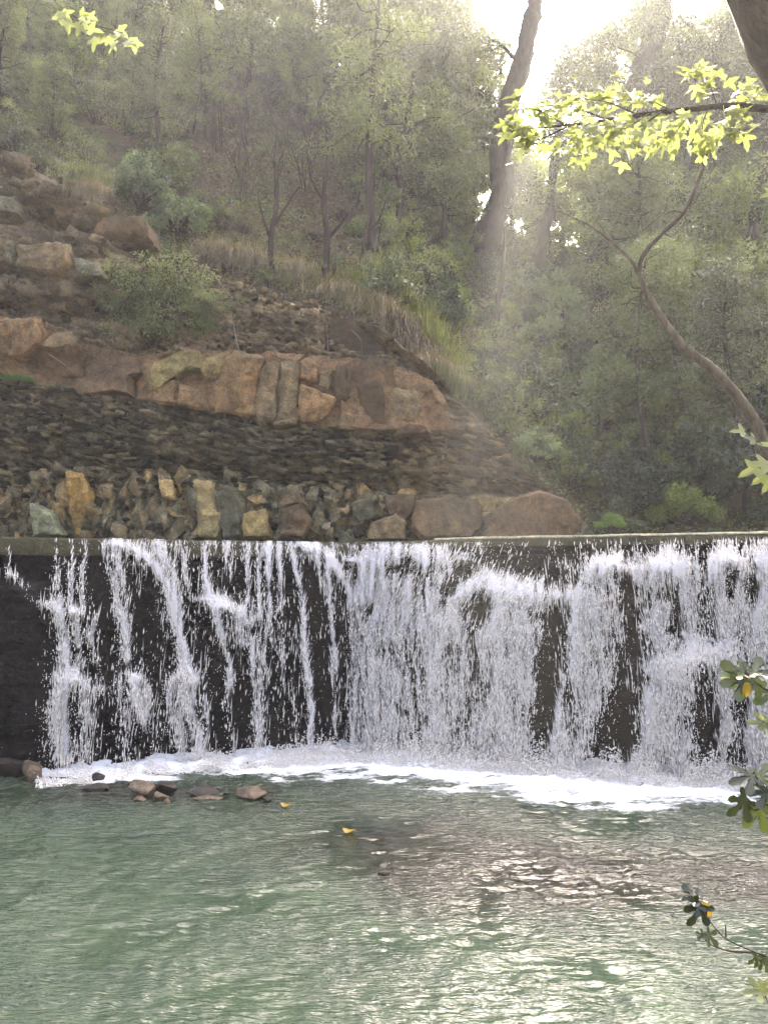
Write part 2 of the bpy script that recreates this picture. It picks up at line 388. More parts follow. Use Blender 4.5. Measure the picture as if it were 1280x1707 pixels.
nx2, ny2 = 340, 300
gx = np.concatenate([np.linspace(-90, -22, 30, endpoint=False), np.linspace(-22, 26, 280, endpoint=False), np.linspace(26, 90, 30)])
gy = np.concatenate([np.linspace(0, 1, 240) ** 1.3 * 36, np.linspace(36.7, 110, 60)])
GX, GD = np.meshgrid(gx, gy)
z0 = ztop(GX); y0 = cliff_y(GX) + lean(GX, z0) + 0.0
GY = y0 + GD
GZ = hill_h(GX.ravel(), GY.ravel()).reshape(GX.shape)
n1 = fbm(GX.ravel() * 0.5, GY.ravel() * 0.5, 0, 111, 4)[:, None]; n2 = fbm(GX.ravel() * 2.5, GY.ravel() * 2.5, 0, 113, 4)[:, None]
hc = np.array([[.075, .055, .034]]) * (1 + .5 * n2) + np.array([[.0, .03, .0]]) * np.clip(n1 * 3, 0, 1)
link(mesh_np('hillside', np.stack([GX.ravel(), GY.ravel(), GZ.ravel()], 1), grid_faces(nx2, ny2), M['soil'], True, np.clip(hc, .02, 1)), 'hillside')['kind'] = 'structure'

def hit(px, py, up=0.0):                 # where that line of sight meets the hill
    d = ray(px, py); t = np.arange(15, 120, 0.05); p = d[None] * t[:, None]; p[:, 2] += CAM_Z
    h = hill_h(p[:, 0], p[:, 1]); ok = (p[:, 2] < h) & (p[:, 1] > cliff_y(p[:, 0]))
    i = int(np.argmax(ok)) if ok.any() else int(np.argmin(np.abs(t - 40)))
    return Vector((p[i, 0], p[i, 1], float(hill_h(p[i:i + 1, 0], p[i:i + 1, 1])[0])))

# riverbed, banks and the ground behind the camera
bx = np.linspace(-60, 60, 241); by = np.linspace(-40, 20, 151)
BX, BY = np.meshgrid(bx, by)
dr = BX - (0.52 * np.clip(BY, 2, 40) + 1.2); dl = -BX - (0.56 * np.clip(BY, 2, 40) + 1.6)
dn = 1.6 - BY
e = np.maximum(np.maximum(dr, dl), dn)
BZ = -0.75 + 0.95 * ss(-0.6, 1.2, e) + 0.55 * np.clip(e - 1, 0, 4) + 0.12 * fbm(BX.ravel(), BY.ravel(), 0, 121, 4).reshape(BX.shape)
BZ = np.where(BY > 17.2, -0.75 + 4.0 * ss(17.2, 18.4, BY), BZ)
bc = np.array([[.13, .11, .085]]) * (1 + .5 * fbm(BX.ravel() * 2, BY.ravel() * 2, 0, 123, 4)[:, None])
link(mesh_np('riverbank', np.stack([BX.ravel(), BY.ravel(), BZ.ravel()], 1), grid_faces(241, 151), M['soil'], True, bc), 'riverbank')['kind'] = 'structure'

# ------------------------------------------------------------------ falling-water map, traced over the photo (photo pixels)
ST = [  # polyline, half width px, strength
 ([(14, 898), (18, 950)], 4, .5), ([(20, 955), (45, 975), (62, 1000), (92, 1012)], 8, 1.1), ([(92, 1010), (108, 1045), (112, 1120), (104, 1190), (112, 1265)], 11, 1.1),
 ([(95, 898), (99, 1010)], 7, .45), ([(120, 898), (120, 1015)], 9, .4), ([(143, 898), (140, 1010)], 8, .5), ([(118, 1016), (140, 1022)], 7, .9),
 ([(165, 1022), (155, 1060), (165, 1100)], 7, .5), ([(128, 1030), (140, 1100), (130, 1130)], 10, .45),
 ([(85, 1130), (120, 1125), (170, 1150)], 14, .5), ([(100, 1150), (95, 1200), (105, 1262)], 18, .55), ([(150, 1150), (150, 1200), (145, 1262)], 20, .42),
 ([(170, 898), (185, 955), (203, 1030), (215, 1095)], 9, .8), ([(186, 900), (215, 1000), (212, 1050)], 9, .45), ([(208, 1122), (235, 1130)], 9, .6), ([(228, 1150), (243, 1190)], 7, .8), ([(225, 1135), (240, 1200)], 14, .6), ([(205, 1140), (215, 1255)], 18, .3), ([(250, 1150), (262, 1255)], 12, .28),
 ([(195, 903), (235, 920), (268, 950), (285, 990), (292, 1030), (304, 1070), (310, 1110), (325, 1130)], 10, 1.25),
 ([(262, 905), (290, 960), (300, 1040), (306, 1120)], 12, .6), ([(305, 900), (316, 985)], 6, .5), ([(288, 1130), (290, 1190), (310, 1255)], 12, .55), ([(325, 1130), (318, 1180), (330, 1215), (336, 1255)], 9, 1.0), ([(345, 1160), (345, 1250)], 9, .45), ([(310, 1120), (305, 1250)], 14, .5),
 ([(341, 900), (346, 955), (352, 995)], 7, 1.0), ([(330, 1000), (350, 996)], 5, .5), ([(352, 998), (380, 1008), (402, 1020)], 12, 1.3), ([(355, 1010), (362, 1030), (372, 1060)], 6, .8), ([(360, 1005), (370, 1050), (385, 1100), (388, 1140)], 7, .6), ([(415, 1030), (420, 1080), (425, 1130), (430, 1250)], 11, .5), ([(395, 1030), (405, 1070)], 13, .55),
 ([(385, 1120), (382, 1180), (395, 1250)], 9, .3), ([(440, 1060), (440, 1240)], 15, .25),
 ([(380, 900), (384, 960)], 8, .6), ([(410, 900), (414, 1010)], 7, .6), ([(428, 900), (432, 1030)], 6, .55), ([(448, 900), (450, 1060)], 8, .7), ([(466, 900), (470, 1020)], 6, .6),
 ([(483, 900), (497, 950), (505, 1010), (508, 1070), (513, 1130), (520, 1180), (519, 1240)], 6, 1.1), ([(470, 1000), (472, 1200)], 10, .22), ([(490, 1050), (492, 1240)], 9, .22),
 ([(500, 903), (535, 915), (562, 945), (582, 985), (593, 1030)], 11, 1.2), ([(510, 905), (530, 940), (545, 1000)], 10, .6), ([(545, 925), (552, 1040), (560, 1110)], 6, .7), ([(556, 1110), (560, 1220)], 6, .5), ([(570, 930), (602, 933)], 5, .9), ([(588, 1030), (592, 1240)], 8, .5),
 # right hand curtain
 ([(615, 905), (605, 950), (600, 1000)], 8, .8), ([(640, 910), (625, 980), (612, 1080), (605, 1240)], 20, .62), ([(680, 915), (655, 1000), (640, 1240)], 22, .55), ([(720, 918), (700, 990), (690, 1100), (685, 1240)], 22, .52),
 ([(620, 925), (680, 922), (740, 925)], 11, 1.0), ([(745, 925), (735, 970), (705, 1040)], 10, .6), ([(800, 905), (760, 935), (735, 965)], 9, .7),
 ([(740, 1040), (755, 1000), (790, 972), (830, 978), (870, 985), (925, 988), (965, 992)], 12, 1.25), ([(740, 1040), (725, 1100), (725, 1240)], 16, .75), ([(765, 1045), (758, 1130), (760, 1240)], 15, .45), ([(830, 985), (835, 1060), (838, 1140), (835, 1240)], 20, .8),
 ([(868, 990), (868, 1080), (862, 1250)], 16, .75), ([(895, 985), (890, 1010)], 12, .8), ([(800, 1050), (800, 1240)], 18, .4),
 ([(968, 985), (962, 1040), (952, 1100), (940, 1160), (928, 1220), (924, 1268)], 9, 1.2), ([(985, 1000), (985, 1080), (975, 1180), (965, 1260)], 13, .6),
 ([(980, 950), (1005, 936), (1040, 938), (1060, 950)], 11, 1.2), ([(1010, 950), (1010, 1060), (1005, 1130)], 16, .65), ([(935, 945), (950, 940)], 10, .7),
 ([(1090, 940), (1110, 935), (1135, 945)], 12, 1.1), ([(1075, 950), (1090, 1050), (1085, 1130), (1078, 1280)], 14, .6), ([(1140, 950), (1150, 1050), (1140, 1090)], 18, .7), ([(1100, 960), (1108, 1100)], 12, .5),
 ([(1190, 925), (1230, 922), (1280, 935)], 13, 1.2), ([(1195, 940), (1200, 1010), (1215, 1070), (1205, 1130)], 10, .9), ([(1232, 940), (1228, 1040), (1215, 1090)], 12, .9), ([(1275, 940), (1262, 1040)], 10, .9), ([(1280, 1000), (1262, 1060), (1268, 1280)], 12, .7),
 ([(1115, 1125), (1135, 1100), (1165, 1085), (1200, 1092)], 13, 1.3), ([(1120, 1120), (1105, 1160), (1110, 1285)], 15, .75), ([(1090, 1190), (1075, 1280)], 12, .6), ([(1140, 1140), (1140, 1285)], 10, .4),
 ([(1203, 1120), (1204, 1200), (1196, 1290)], 8, .95), ([(1252, 1150), (1250, 1290)], 9, .6), ([(1180, 1120), (1190, 1180)], 8, .4),
 ([(1320, 920), (1330, 1300)], 40, .7), ([(1400, 920), (1400, 1300)], 40, .6)]
DK = [(675, 948, 22, 14, .8), (748, 985, 14, 26, .9), (803, 1018, 14, 28, .95), (760, 950, 25, 12, .5), (860, 940, 30, 18, .5), (925, 1050, 18, 50, .8), (905, 1170, 22, 80, .85), (1040, 1005, 9, 28, .9), (1125, 1030, 9, 35, .85), (1207, 968, 8, 22, .9), (1253, 975, 9, 40, .9), (1055, 1070, 16, 70, .6), (1030, 1190, 22, 60, .75),
      (1165, 1125, 12, 10, .6), (1170, 1220, 18, 70, .9), (1230, 1210, 12, 70, .8), (700, 1180, 14, 50, .5), (790, 1110, 14, 60, .6), (1000, 1240, 30, 30, .5), (170, 960, 14, 50, .95), (60, 930, 30, 28, .95), (45, 1100, 35, 160, .99), (550, 1180, 9, 60, .6)]
def density(px, py):
    d = 0 * px
    rt_ = ss(585, 640, px)
    ox, oy = px, py
    wx_ = 5 * fbm(px / 26, py / 34, 0, 211, 3) + 2.2 * fbm(px / 7, py / 12, 0, 213, 2)
    px = px + wx_ * (1 + 1.6 * rt_); py = py + 3 * fbm(px / 15, py / 20, 0, 215, 2) * (1 + 2.5 * rt_)
    for pts, w, s in ST:
        best = np.full(px.shape, 1e9)
        for (x0, y0), (x1, y1) in zip(pts, pts[1:]):
            vx, vy = x1 - x0, y1 - y0; t = np.clip(((px - x0) * vx + (py - y0) * vy) / (vx * vx + vy * vy), 0, 1)
            q = (px - x0 - t * vx) ** 2 + (py - y0 - t * vy) ** 2
            best = np.minimum(best, q)
        right_ = x0 > 600; w_ = w * (1.3 if right_ else .72)
        d = d + s * (.72 if right_ else 1.05) * np.exp(-best / (w_ * w_ * .75)) + s * (.10 if right_ else .09) * np.exp(-best / (w * w * 7))
    right = ss(585, 620, px + .12 * (1000 - py) * 0)
    st = .5 + .5 * fbm(px / 7, py / 55, 0, 201, 2) * 1.4             # vertical fall lines
    tx_ = .5 + .9 * fbm(px / 22, py / 30, 0, 221, 4)
    top_l = ss(165, 180, px) * ss(610, 590, px) * ss(945, 905, py) * .75 * (.5 + .5 * vn(px / 4, py / 200, 0, 203)) * 1.3
    d = d + (1 - right) * ss(80, 100, px) * .05 + top_l + right * (.08 + .08 * ss(1000, 1200, py))
    d = d + right * ss(960, 910, py) * ss(820, 850, px) * .18 * st
    for cx, cy_, rx, ry, s in DK:
        d = d * (1 - .97 * s * np.exp(-(((px - cx) / rx) ** 2 + ((py - cy_) / ry) ** 2) ** 1.4 * .7))
    st2 = np.clip(.5 + .5 * 1.5 * fbm(ox / 4.2, oy / 34, 0, 231, 3), 0, 1.3)
    d = d * (.30 + 1.15 * st2) * (.6 + .5 * np.clip(st, 0, 1.2)) * (1 - right * .45 + right * .9 * np.clip(tx_, 0, 1.3))
    d = d * (1 - .35 * ss(945, 915, py))
    return np.clip(d, 0, 1.15)
HUMP = [(850, 1000, 130, 45, .40), (1015, 950, 50, 30, .35), (1150, 1110, 50, 35, .5), (685, 935, 80, 30, .25), (1220, 940, 50, 25, .3), (1110, 950, 35, 25, .25), (380, 1015, 35, 16, .3), (140, 1022, 30, 12, .25), (60, 1000, 40, 20, .1), (225, 1130, 30, 14, .2), (120, 1140, 50, 20, .25), (550, 930, 45, 25, .3), (235, 930, 40, 20, .15), (310, 1130, 30, 25, .2), (860, 1150, 200, 120, .25)]
def stand_out(px, py):
    o = 0 * px
    for cx, cy_, rx, ry, s in HUMP:
        below = np.where(py > cy_, 2.4, 1.0)
        o = o + s * np.exp(-((px - cx) / rx) ** 2 - ((py - cy_) / (ry * below)) ** 2)
    return o
def on_fall(px, py, off=0.0):            # vectorised: sight line against the leaning fall plane of each side, then pushed out
    px = np.asarray(px, float); py = np.asarray(py, float)
    u, v = (px - 640) / FPX, (853.5 - py) / FPX; c, s = math.cos(PITCH), math.sin(PITCH)
    D = np.stack([u, c - v * s, s + v * c], -1)
    Y = np.full(px.shape, 15.0)
    for _ in range(12):
        t = Y / D[..., 1]; x = D[..., 0] * t; z = CAM_Z + D[..., 2] * t
        h = np.clip((CREST - z) / CREST, 0, 1)
        Y = base_y(x) + BACK * (1 - np.sqrt(h + 1e-4)) - off - stand_out(px, py) * .8
    t = Y / D[..., 1]
    return np.stack([D[..., 0] * t, Y, CAM_Z + D[..., 2] * t], -1)

# ------------------------------------------------------------------ dam wall: rough dark rock face below a thin concrete lip
def wall_piece(xa, xb, n, m=130):
    xx = np.linspace(xa, xb, n); zz = np.linspace(-0.8, CREST - .02, m)
    XX, ZZ = np.meshgrid(xx, zz); xf, zf = XX.ravel(), ZZ.ravel()
    h = np.clip((CREST - zf) / CREST, 0, 1)
    Yw = base_y(xf) + BACK * (1 - np.sqrt(h + 1e-4))
    a, b = proj(xf, Yw, zf)
    f1, f2, cid, dx, dy = worley(xf * 1.1 + .3 * vn(xf * 2, zf * 2), zf * 1.7 + .3 * vn(xf * 2, zf * 2, 0, 5), 301)
    k1, k2, kid, kx, ky = worley(xf * 3.3, zf * 4.2, 303)
    out = (.24 * rnd(cid, 1) + (rnd(cid, 2) - .5) * .3 * dx + (rnd(cid, 3) - .5) * .35 * dy) + .10 * rnd(kid, 1) + .06 * fbm(xf * 5, zf * 5, 0, 305, 3) + .8 * stand_out(a, b)
    out = out - .22
    out = np.where(zf > CREST - .25, np.minimum(out, .0), out)
    shelf = ss(100, 60, a) * ss(965, 985, b)          # the rock shoulder at the far left
    st_ = np.floor((b - 1000) / 34) % 2
    out = out + shelf * (.45 + .10 * st_)
    Yw = Yw + .30 - out
    return np.stack([xf, Yw, zf], 1), grid_faces(n, m)
dam = empty('weir', (BC.x, BC.y + BACK + .2, 0), 'dark wet rock weir with a thin concrete lip, water pouring over it', 'weir')
def child(me, name, parent):
    o = link(me, name, parent); o.matrix_parent_inverse = Matrix.Translation(-parent.location) if parent.rotation_euler.z == 0 else Matrix.LocRotScale(parent.location, parent.rotation_euler, parent.scale).inverted()
    return o
Vw, Fw = wall_piece(-10.2, BC.x, 300); 
Vw2, Fw2 = wall_piece(BC.x, 11.0, 330)
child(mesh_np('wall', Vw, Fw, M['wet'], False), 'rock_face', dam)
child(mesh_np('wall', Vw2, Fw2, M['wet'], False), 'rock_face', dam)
def lip(xa, xb, n, mat, h0, h1, y0, y1, seed):        # rounded concrete slab that follows the crest line
    xx = np.linspace(xa, xb, n); yc = base_y(xx) + BACK
    w = .025 * fbm(xx * 2, 0 * xx, 0, seed, 3)
    prof = [(y0, h0), (y0, h1 - .03), (y0 + .04, h1), (y1, h1), (y1, h0)]
    V = np.concatenate([np.stack([xx, yc + a + w, np.full(n, CREST + b) + w * .6], 1) for a, b in prof]); k = len(prof)
    i = np.arange((k - 1) * (n - 1)); r = i // (n - 1); c = i % (n - 1)
    F = np.stack([r * n + c, r * n + c + 1, (r + 1) * n + c + 1, (r + 1) * n + c], 1)
    return V, F
V_, F_ = lip(-10.2, BC.x, 160, None, -.30, .02, -.02, .5, 401)
child(mesh_np('lip', V_, F_, M['moss'], False), 'crest_lip', dam)
V_, F_ = lip(BC.x + .02, 11.0, 220, None, -.10, .055, -.07, .7, 403)
child(mesh_np('lip', V_, F_, M['moss'], False), 'crest_lip', dam)
V_, F_ = lip(BC.x + 1.6, 11.0, 200, None, .057, .10, -.045, .7, 405)
child(mesh_np('lip', V_, F_, M['concrete'], False), 'crest_cap', dam)

# river above the weir
up = np.array([(x, float(base_y(x)) + BACK + .3, CREST - .03) for x in np.linspace(-12, 11, 24)] + [(x, 19.2, CREST - .03) for x in np.linspace(-12, 11, 24)])

# ------------------------------------------------------------------ water materials
def pool_mat():
    m, nt, out = new_mat('river_water'); L = nt.links
    tc = nd(nt, 'ShaderNodeTexCoord'); v = tc.outputs['Object']
    mp = nd(nt, 'ShaderNodeMapping'); mp.inputs['Scale'].default_value = (0.55, 2.2, 1); L.new(v, mp.inputs[0])
    br = nd(nt, 'ShaderNodeAttribute', attribute_name='brown'); fo = nd(nt, 'ShaderNodeAttribute', attribute_name='foam')
    n1 = noise(nt, .8, 5, .6, v)
    g = ramp(nt, n1.outputs[0], [(.3, (.031, .050, .031)), (.7, (.058, .084, .050))])
    b1 = ramp(nt, n1.outputs[0], [(.3, (.013, .0128, .008)), (.7, (.034, .033, .021))])
    col = mixc(nt, 'MIX', br.outputs['Fac'], g.outputs[0], b1.outputs[0])
    b = nd(nt, 'ShaderNodeBsdfPrincipled'); b.inputs['Roughness'].default_value = .04; b.inputs['IOR'].default_value = 1.45
    L.new(col, b.inputs['Base Color'])
    w1 = noise(nt, 6.5, 2, .5, mp.outputs[0], .15); w2 = noise(nt, 17, 2, .55, mp.outputs[0], .1)
    h = math_n(nt, 'ADD', w1.outputs[0], math_n(nt, 'MULTIPLY', w2.outputs[0], .5))
    bp = nd(nt, 'ShaderNodeBump'); bp.inputs['Distance'].default_value = .058; calm = noise(nt, .55, 3, .6, v, .5); cr = ramp(nt, calm.outputs[0], [(.36, (.12, .12, .12)), (.62, (1, 1, 1))])
    L.new(math_n(nt, 'MULTIPLY', h, cr.outputs[0]), bp.inputs['Height'])
    L.new(bp.outputs[0], b.inputs['Normal'])
    f = nd(nt, 'ShaderNodeBsdfPrincipled'); f.inputs['Base Color'].default_value = (.9, .92, .93, 1); f.inputs['Roughness'].default_value = .6
    fn = noise(nt, 9, 8, .75, mp.outputs[0], .8)
    ff = math_n(nt, 'ADD', math_n(nt, 'MULTIPLY', fo.outputs['Fac'], 1.35), math_n(nt, 'SUBTRACT', math_n(nt, 'MULTIPLY', fn.outputs[0], 1.7), 1.6))
    r = ramp(nt, ff, [(.0, (0, 0, 0)), (.32, (1, 1, 1))])
    mx = nd(nt, 'ShaderNodeMixShader'); L.new(r.outputs[0], mx.inputs[0]); L.new(b.outputs[0], mx.inputs[1]); L.new(f.outputs[0], mx.inputs[2]); L.new(mx.outputs[0], out.inputs[0])
    return m
M['pool'] = pool_mat()
def white_mat(name, c=(.97, .94, .89), tr=.3):
    m, nt, out = new_mat(name); L = nt.links
    d = nd(nt, 'ShaderNodeBsdfPrincipled'); d.inputs['Base Color'].default_value = (*c, 1); d.inputs['Roughness'].default_value = .25; d.inputs['Specular IOR Level'].default_value = .6
    t = nd(nt, 'ShaderNodeBsdfTranslucent'); t.inputs[0].default_value = (*c, 1); mx = nd(nt, 'ShaderNodeMixShader'); mx.inputs[0].default_value = tr
    L.new(d.outputs[0], mx.inputs[1]); L.new(t.outputs[0], mx.inputs[2]); L.new(mx.outputs[0], out.inputs[0]); return m
M['white'] = white_mat('white_water')
def veil_mat():
    m, nt, out = new_mat('water_veil'); L = nt.links
    tc = nd(nt, 'ShaderNodeTexCoord'); mp = nd(nt, 'ShaderNodeMapping'); mp.inputs['Scale'].default_value = (1, 1, .16); L.new(tc.outputs['Object'], mp.inputs[0])
    mp2 = nd(nt, 'ShaderNodeMapping'); mp2.inputs['Scale'].default_value = (1, 1, .35); L.new(tc.outputs['Object'], mp2.inputs[0])
    at = nd(nt, 'ShaderNodeAttribute', attribute_name='dens')
    n = noise(nt, 14, 5, .65, mp.outputs[0], .3); n2 = noise(nt, 26, 4, .7, mp2.outputs[0], .8)
    nn = math_n(nt, 'ADD', math_n(nt, 'MULTIPLY', n.outputs[0], .6), math_n(nt, 'MULTIPLY', n2.outputs[0], .4))
    f = math_n(nt, 'ADD', math_n(nt, 'MULTIPLY', at.outputs['Fac'], .42), math_n(nt, 'SUBTRACT', nn, .5))
    r = ramp(nt, f, [(.15, (0, 0, 0)), (.36, (.97, .97, .97))])
    d = nd(nt, 'ShaderNodeBsdfPrincipled'); d.inputs['Base Color'].default_value = (.86, .85, .86, 1); d.inputs['Roughness'].default_value = .35
    t = nd(nt, 'ShaderNodeBsdfTranslucent'); t.inputs[0].default_value = (.86, .85, .86, 1); mx = nd(nt, 'ShaderNodeMixShader'); mx.inputs[0].default_value = .35
    L.new(d.outputs[0], mx.inputs[1]); L.new(t.outputs[0], mx.inputs[2])
    bp = nd(nt, 'ShaderNodeBump'); bp.inputs['Distance'].default_value = .05; L.new(nn, bp.inputs['Height']); L.new(bp.outputs[0], d.inputs['Normal'])
    tr = nd(nt, 'ShaderNodeBsdfTransparent'); m2 = nd(nt, 'ShaderNodeMixShader'); L.new(r.outputs[0], m2.inputs[0]); L.new(tr.outputs[0], m2.inputs[1]); L.new(mx.outputs[0], m2.inputs[2]); L.new(m2.outputs[0], out.inputs[0])
    return m
M['veil'] = veil_mat()

me = mesh_np('upper', up, grid_faces(24, 2), M['pool'], True, attrs={'brown': np.zeros(48), 'foam': np.zeros(48)})
link(me, 'river')['kind'] = 'structure'

# pool
ax = np.linspace(-13, 13, 760); ar = np.linspace(0, 1, 520)
AX, AR = np.meshgrid(ax, ar)
yend = base_y(AX) + .5
AY = 1.2 + (yend - 1.2) * AR ** 1.15
xf, yf = AX.ravel(), AY.ravel()
dist = base_y(xf) - yf
amp = .018 + .05 * np.exp(-np.clip(dist, 0, 9) / 1.3)
wx = xf + .3 * vn(xf * .8, yf * .8, 0, 3)
hgt = .8 * amp * (1.2 * fbm(wx * 2.2, yf * 3.6, 0, 501, 3) + .9 * (1 - 2 * np.abs(vn(wx * 3.1 + yf, yf * 6.5 - .5 * xf, 0, 505))) + .5 * vn(wx * 9, yf * 15, 0, 507)) + .02 * fbm(xf * .5, yf * .7, 0, 509, 2)
px_, py_ = proj(xf, yf, 0 * xf)
fw = ip(px_, [(0, 10), (70, 14), (200, 26), (400, 30), (590, 50), (700, 50), (900, 50), (1100, 46), (1280, 30)])   # foam depth in photo px
by_ = ip(px_, [(0, 1296), (60, 1294), (300, 1268), (590, 1247), (900, 1272), (1280, 1303)])
foam = np.clip(1.35 - (py_ - by_) / (fw * 1.35), 0, 1.15) + .10 * np.exp(-((py_ - 1330) / 30) ** 2) * ss(650, 900, px_)
foam = foam + .55 * fbm(xf * 1.7, yf * 3.2, 0, 511, 4) * ss(0, .2, foam)
foam = foam * ss(30, 80, px_) 
riff = np.exp(-((py_ - 1462 - .02 * (px_ - 900)) / 60) ** 2) * ss(520, 760, px_)
brown = np.clip(riff * 1.1 + .75 * np.exp(-((px_ - 250) / 260) ** 2 - ((py_ - 1325) / 22) ** 2) + .8 * np.exp(-((px_ - 700) / 230) ** 2 - ((py_ - 1400) / 60) ** 2), 0, 1)
brown = np.clip(brown + .35 * fbm(xf * .9, yf * 2, 0, 513, 3) * (brown > .02), 0, 1)
hgt = hgt + riff * .022 * fbm(xf * 5, yf * 9, 0, 515, 3) + .08 * np.clip(foam, 0, 1) * np.exp(-np.clip(dist, 0, 9) / .5) * (.6 + fbm(xf * 4, yf * 4, 0, 517, 3))
link(mesh_np('pool', np.stack([xf, yf, hgt], 1), grid_faces(760, 520), M['pool'], True, attrs={'brown': brown, 'foam': foam}), 'river')['kind'] = 'structure'

# ------------------------------------------------------------------ waterfalls
def fall_side(x0, x1, name, label, ndrop, nstr, nfine):
    wf = empty(name, (float(P((x0 + x1) / 2, 1250, 14.5).x), 14.5, 0), label, 'waterfall')
    # soft veil sheets hanging a little in front of the rock
    gx_ = np.arange(x0, x1 + 1, 3.0); gy_ = np.linspace(895, 1312, 150)
    for off in (.08, .2):
        A, B = np.meshgrid(gx_, gy_); a, b = A.ravel(), B.ravel()
        V = on_fall(a, b, off + .05 * fbm(a / 20, b / 90, 0, int(off * 100), 3))
        V[:, 2] = np.clip(V[:, 2], -.05, CREST + .03)
        child(mesh_np('veil', V, grid_faces(len(gx_), len(gy_)), M['veil'], True, attrs={'dens': density(a, b) * (1.0 if off < .1 else .85)}), 'water_sheet', wf)
    # strands
    sv, sf = [], []; cnt = 0
    def emit(n, lo, hi, wlo, whi, power, spread):
        a = rng.uniform(x0, x1, n); b = rng.uniform(900, 1305, n); w = density(a, b)
        keep = rng.random(n) < np.clip(w, 0, 1.3) ** power; a, b = a[keep], b[keep]; k = len(a)
        c = on_fall(a, b, .05); c[:, 1] -= rng.random(k) * spread * (.2 + np.clip((CREST - c[:, 2]) / CREST, 0, 1))
        ok = (c[:, 2] > .02) & (c[:, 2] < CREST - lo * .55); c = c[ok]; a = a[ok]; b = b[ok]; k = len(c)
        # flow direction from the map: sideways drift
        lean_ = (density(a + 3, b + 12) - density(a - 3, b + 12)) * .5
        lean_ = lean_ + rng.normal(0, .06, k)
        lean_ = np.where((a > 600) & (a < 900) & (b < 1050), lean_ - .35, lean_)
        d = np.stack([lean_, -.15 + rng.normal(0, .05, k), -np.ones(k)], 1); d /= np.linalg.norm(d, axis=1)[:, None]
        Ln = np.minimum(rng.uniform(lo, hi, k), 2 * (CREST + .03 - c[:, 2])); Wd = rng.uniform(wlo, whi, k)
        u = np.cross(d, [0, 1, 0]); u /= np.linalg.norm(u, axis=1)[:, None]; v = np.cross(d, u)
        th = rng.random(k) * 3
        e1 = (np.cos(th)[:, None] * u + np.sin(th)[:, None] * v); e2 = (-np.sin(th)[:, None] * u + np.cos(th)[:, None] * v)
        Ls, Ws = (Ln / 2)[:, None], (Wd / 2)[:, None]
        V = np.stack([c - d * Ls, c + e1 * Ws + d * Ls * .25, c + e2 * Ws + d * Ls * .25, c - e1 * Ws + d * Ls * .25, c - e2 * Ws + d * Ls * .25, c + d * Ls], 1)
        base = (np.arange(k) * 6)[:, None, None]
        F = np.array([[0, 1, 2], [0, 2, 3], [0, 3, 4], [0, 4, 1], [5, 2, 1], [5, 3, 2], [5, 4, 3], [5, 1, 4]])[None] + base
        return V.reshape(-1, 3), F.reshape(-1, 3)
    for nm, args in (('droplets', (ndrop, .04, .15, .011, .030, 1.6, .35)), ('streaks', (nstr, .18, .50, .009, .022, 1.9, .12)), ('fine_spray', (nfine, .012, .035, .008, .018, 1.2, .7))):
        V, F = emit(*args)
        o = child(mesh_np(nm, V, F, M['white'], True), nm, wf); o['kind'] = 'stuff'
fall_side(-60, 600, 'waterfall', 'sparse white waterfall of thin separate strands over the left half of the weir', 60000, 30000, 50000)
fall_side(600, 1420, 'waterfall', 'dense white waterfall curtain tumbling over the right half of the weir', 100000, 42000, 90000)
# spray standing over the foam line
k = 26000; a = rng.uniform(60, 1400, k); t = rng.random(k)
by1 = ip(a, [(0, 1296), (60, 1294), (300, 1268), (590, 1247), (900, 1272), (1280, 1303), (1400, 1312)])
hgt_ = ip(a, [(60, 6), (300, 8), (560, 14), (700, 20), (1000, 24), (1400, 24)])
b = by1 + 14 - np.abs(rng.normal(0, 1, k)) * hgt_ * (.6 + .5 * vn(a / 18, 0 * a, 0, 77)) 
q = np.stack([P(1, 1, 1)] * 0 + [np.zeros(3)] * k)
uu, vv = (a - 640) / FPX, (853.5 - (by1 + rng.uniform(0, 25, k))) / FPX
dy = math.cos(PITCH) - vv * math.sin(PITCH); dz = math.sin(PITCH) + vv * math.cos(PITCH); tt_ = -CAM_Z / dz
q[:, 0] = uu * tt_; q[:, 1] = dy * tt_; q[:, 2] = np.clip((by1 + 14 - b) / FPX * q[:, 1], 0.0, .6)
s = rng.uniform(.008, .03, k)
O = np.array([[1, 0, 0], [-.5, .8, 0], [-.5, -.8, 0], [0, 0, 1.2]])
V = (q[:, None] + O[None] * s[:, None, None]).reshape(-1, 3)
F = (np.array([[0, 1, 3], [1, 2, 3], [2, 0, 3], [0, 2, 1]])[None] + (np.arange(k) * 4)[:, None, None]).reshape(-1, 3)
tag(link(mesh_np('spray', V, F, M['white'], True), 'foam_spray'), 'white spray splashing up where the falls hit the pool', 'spray', kind='stuff')

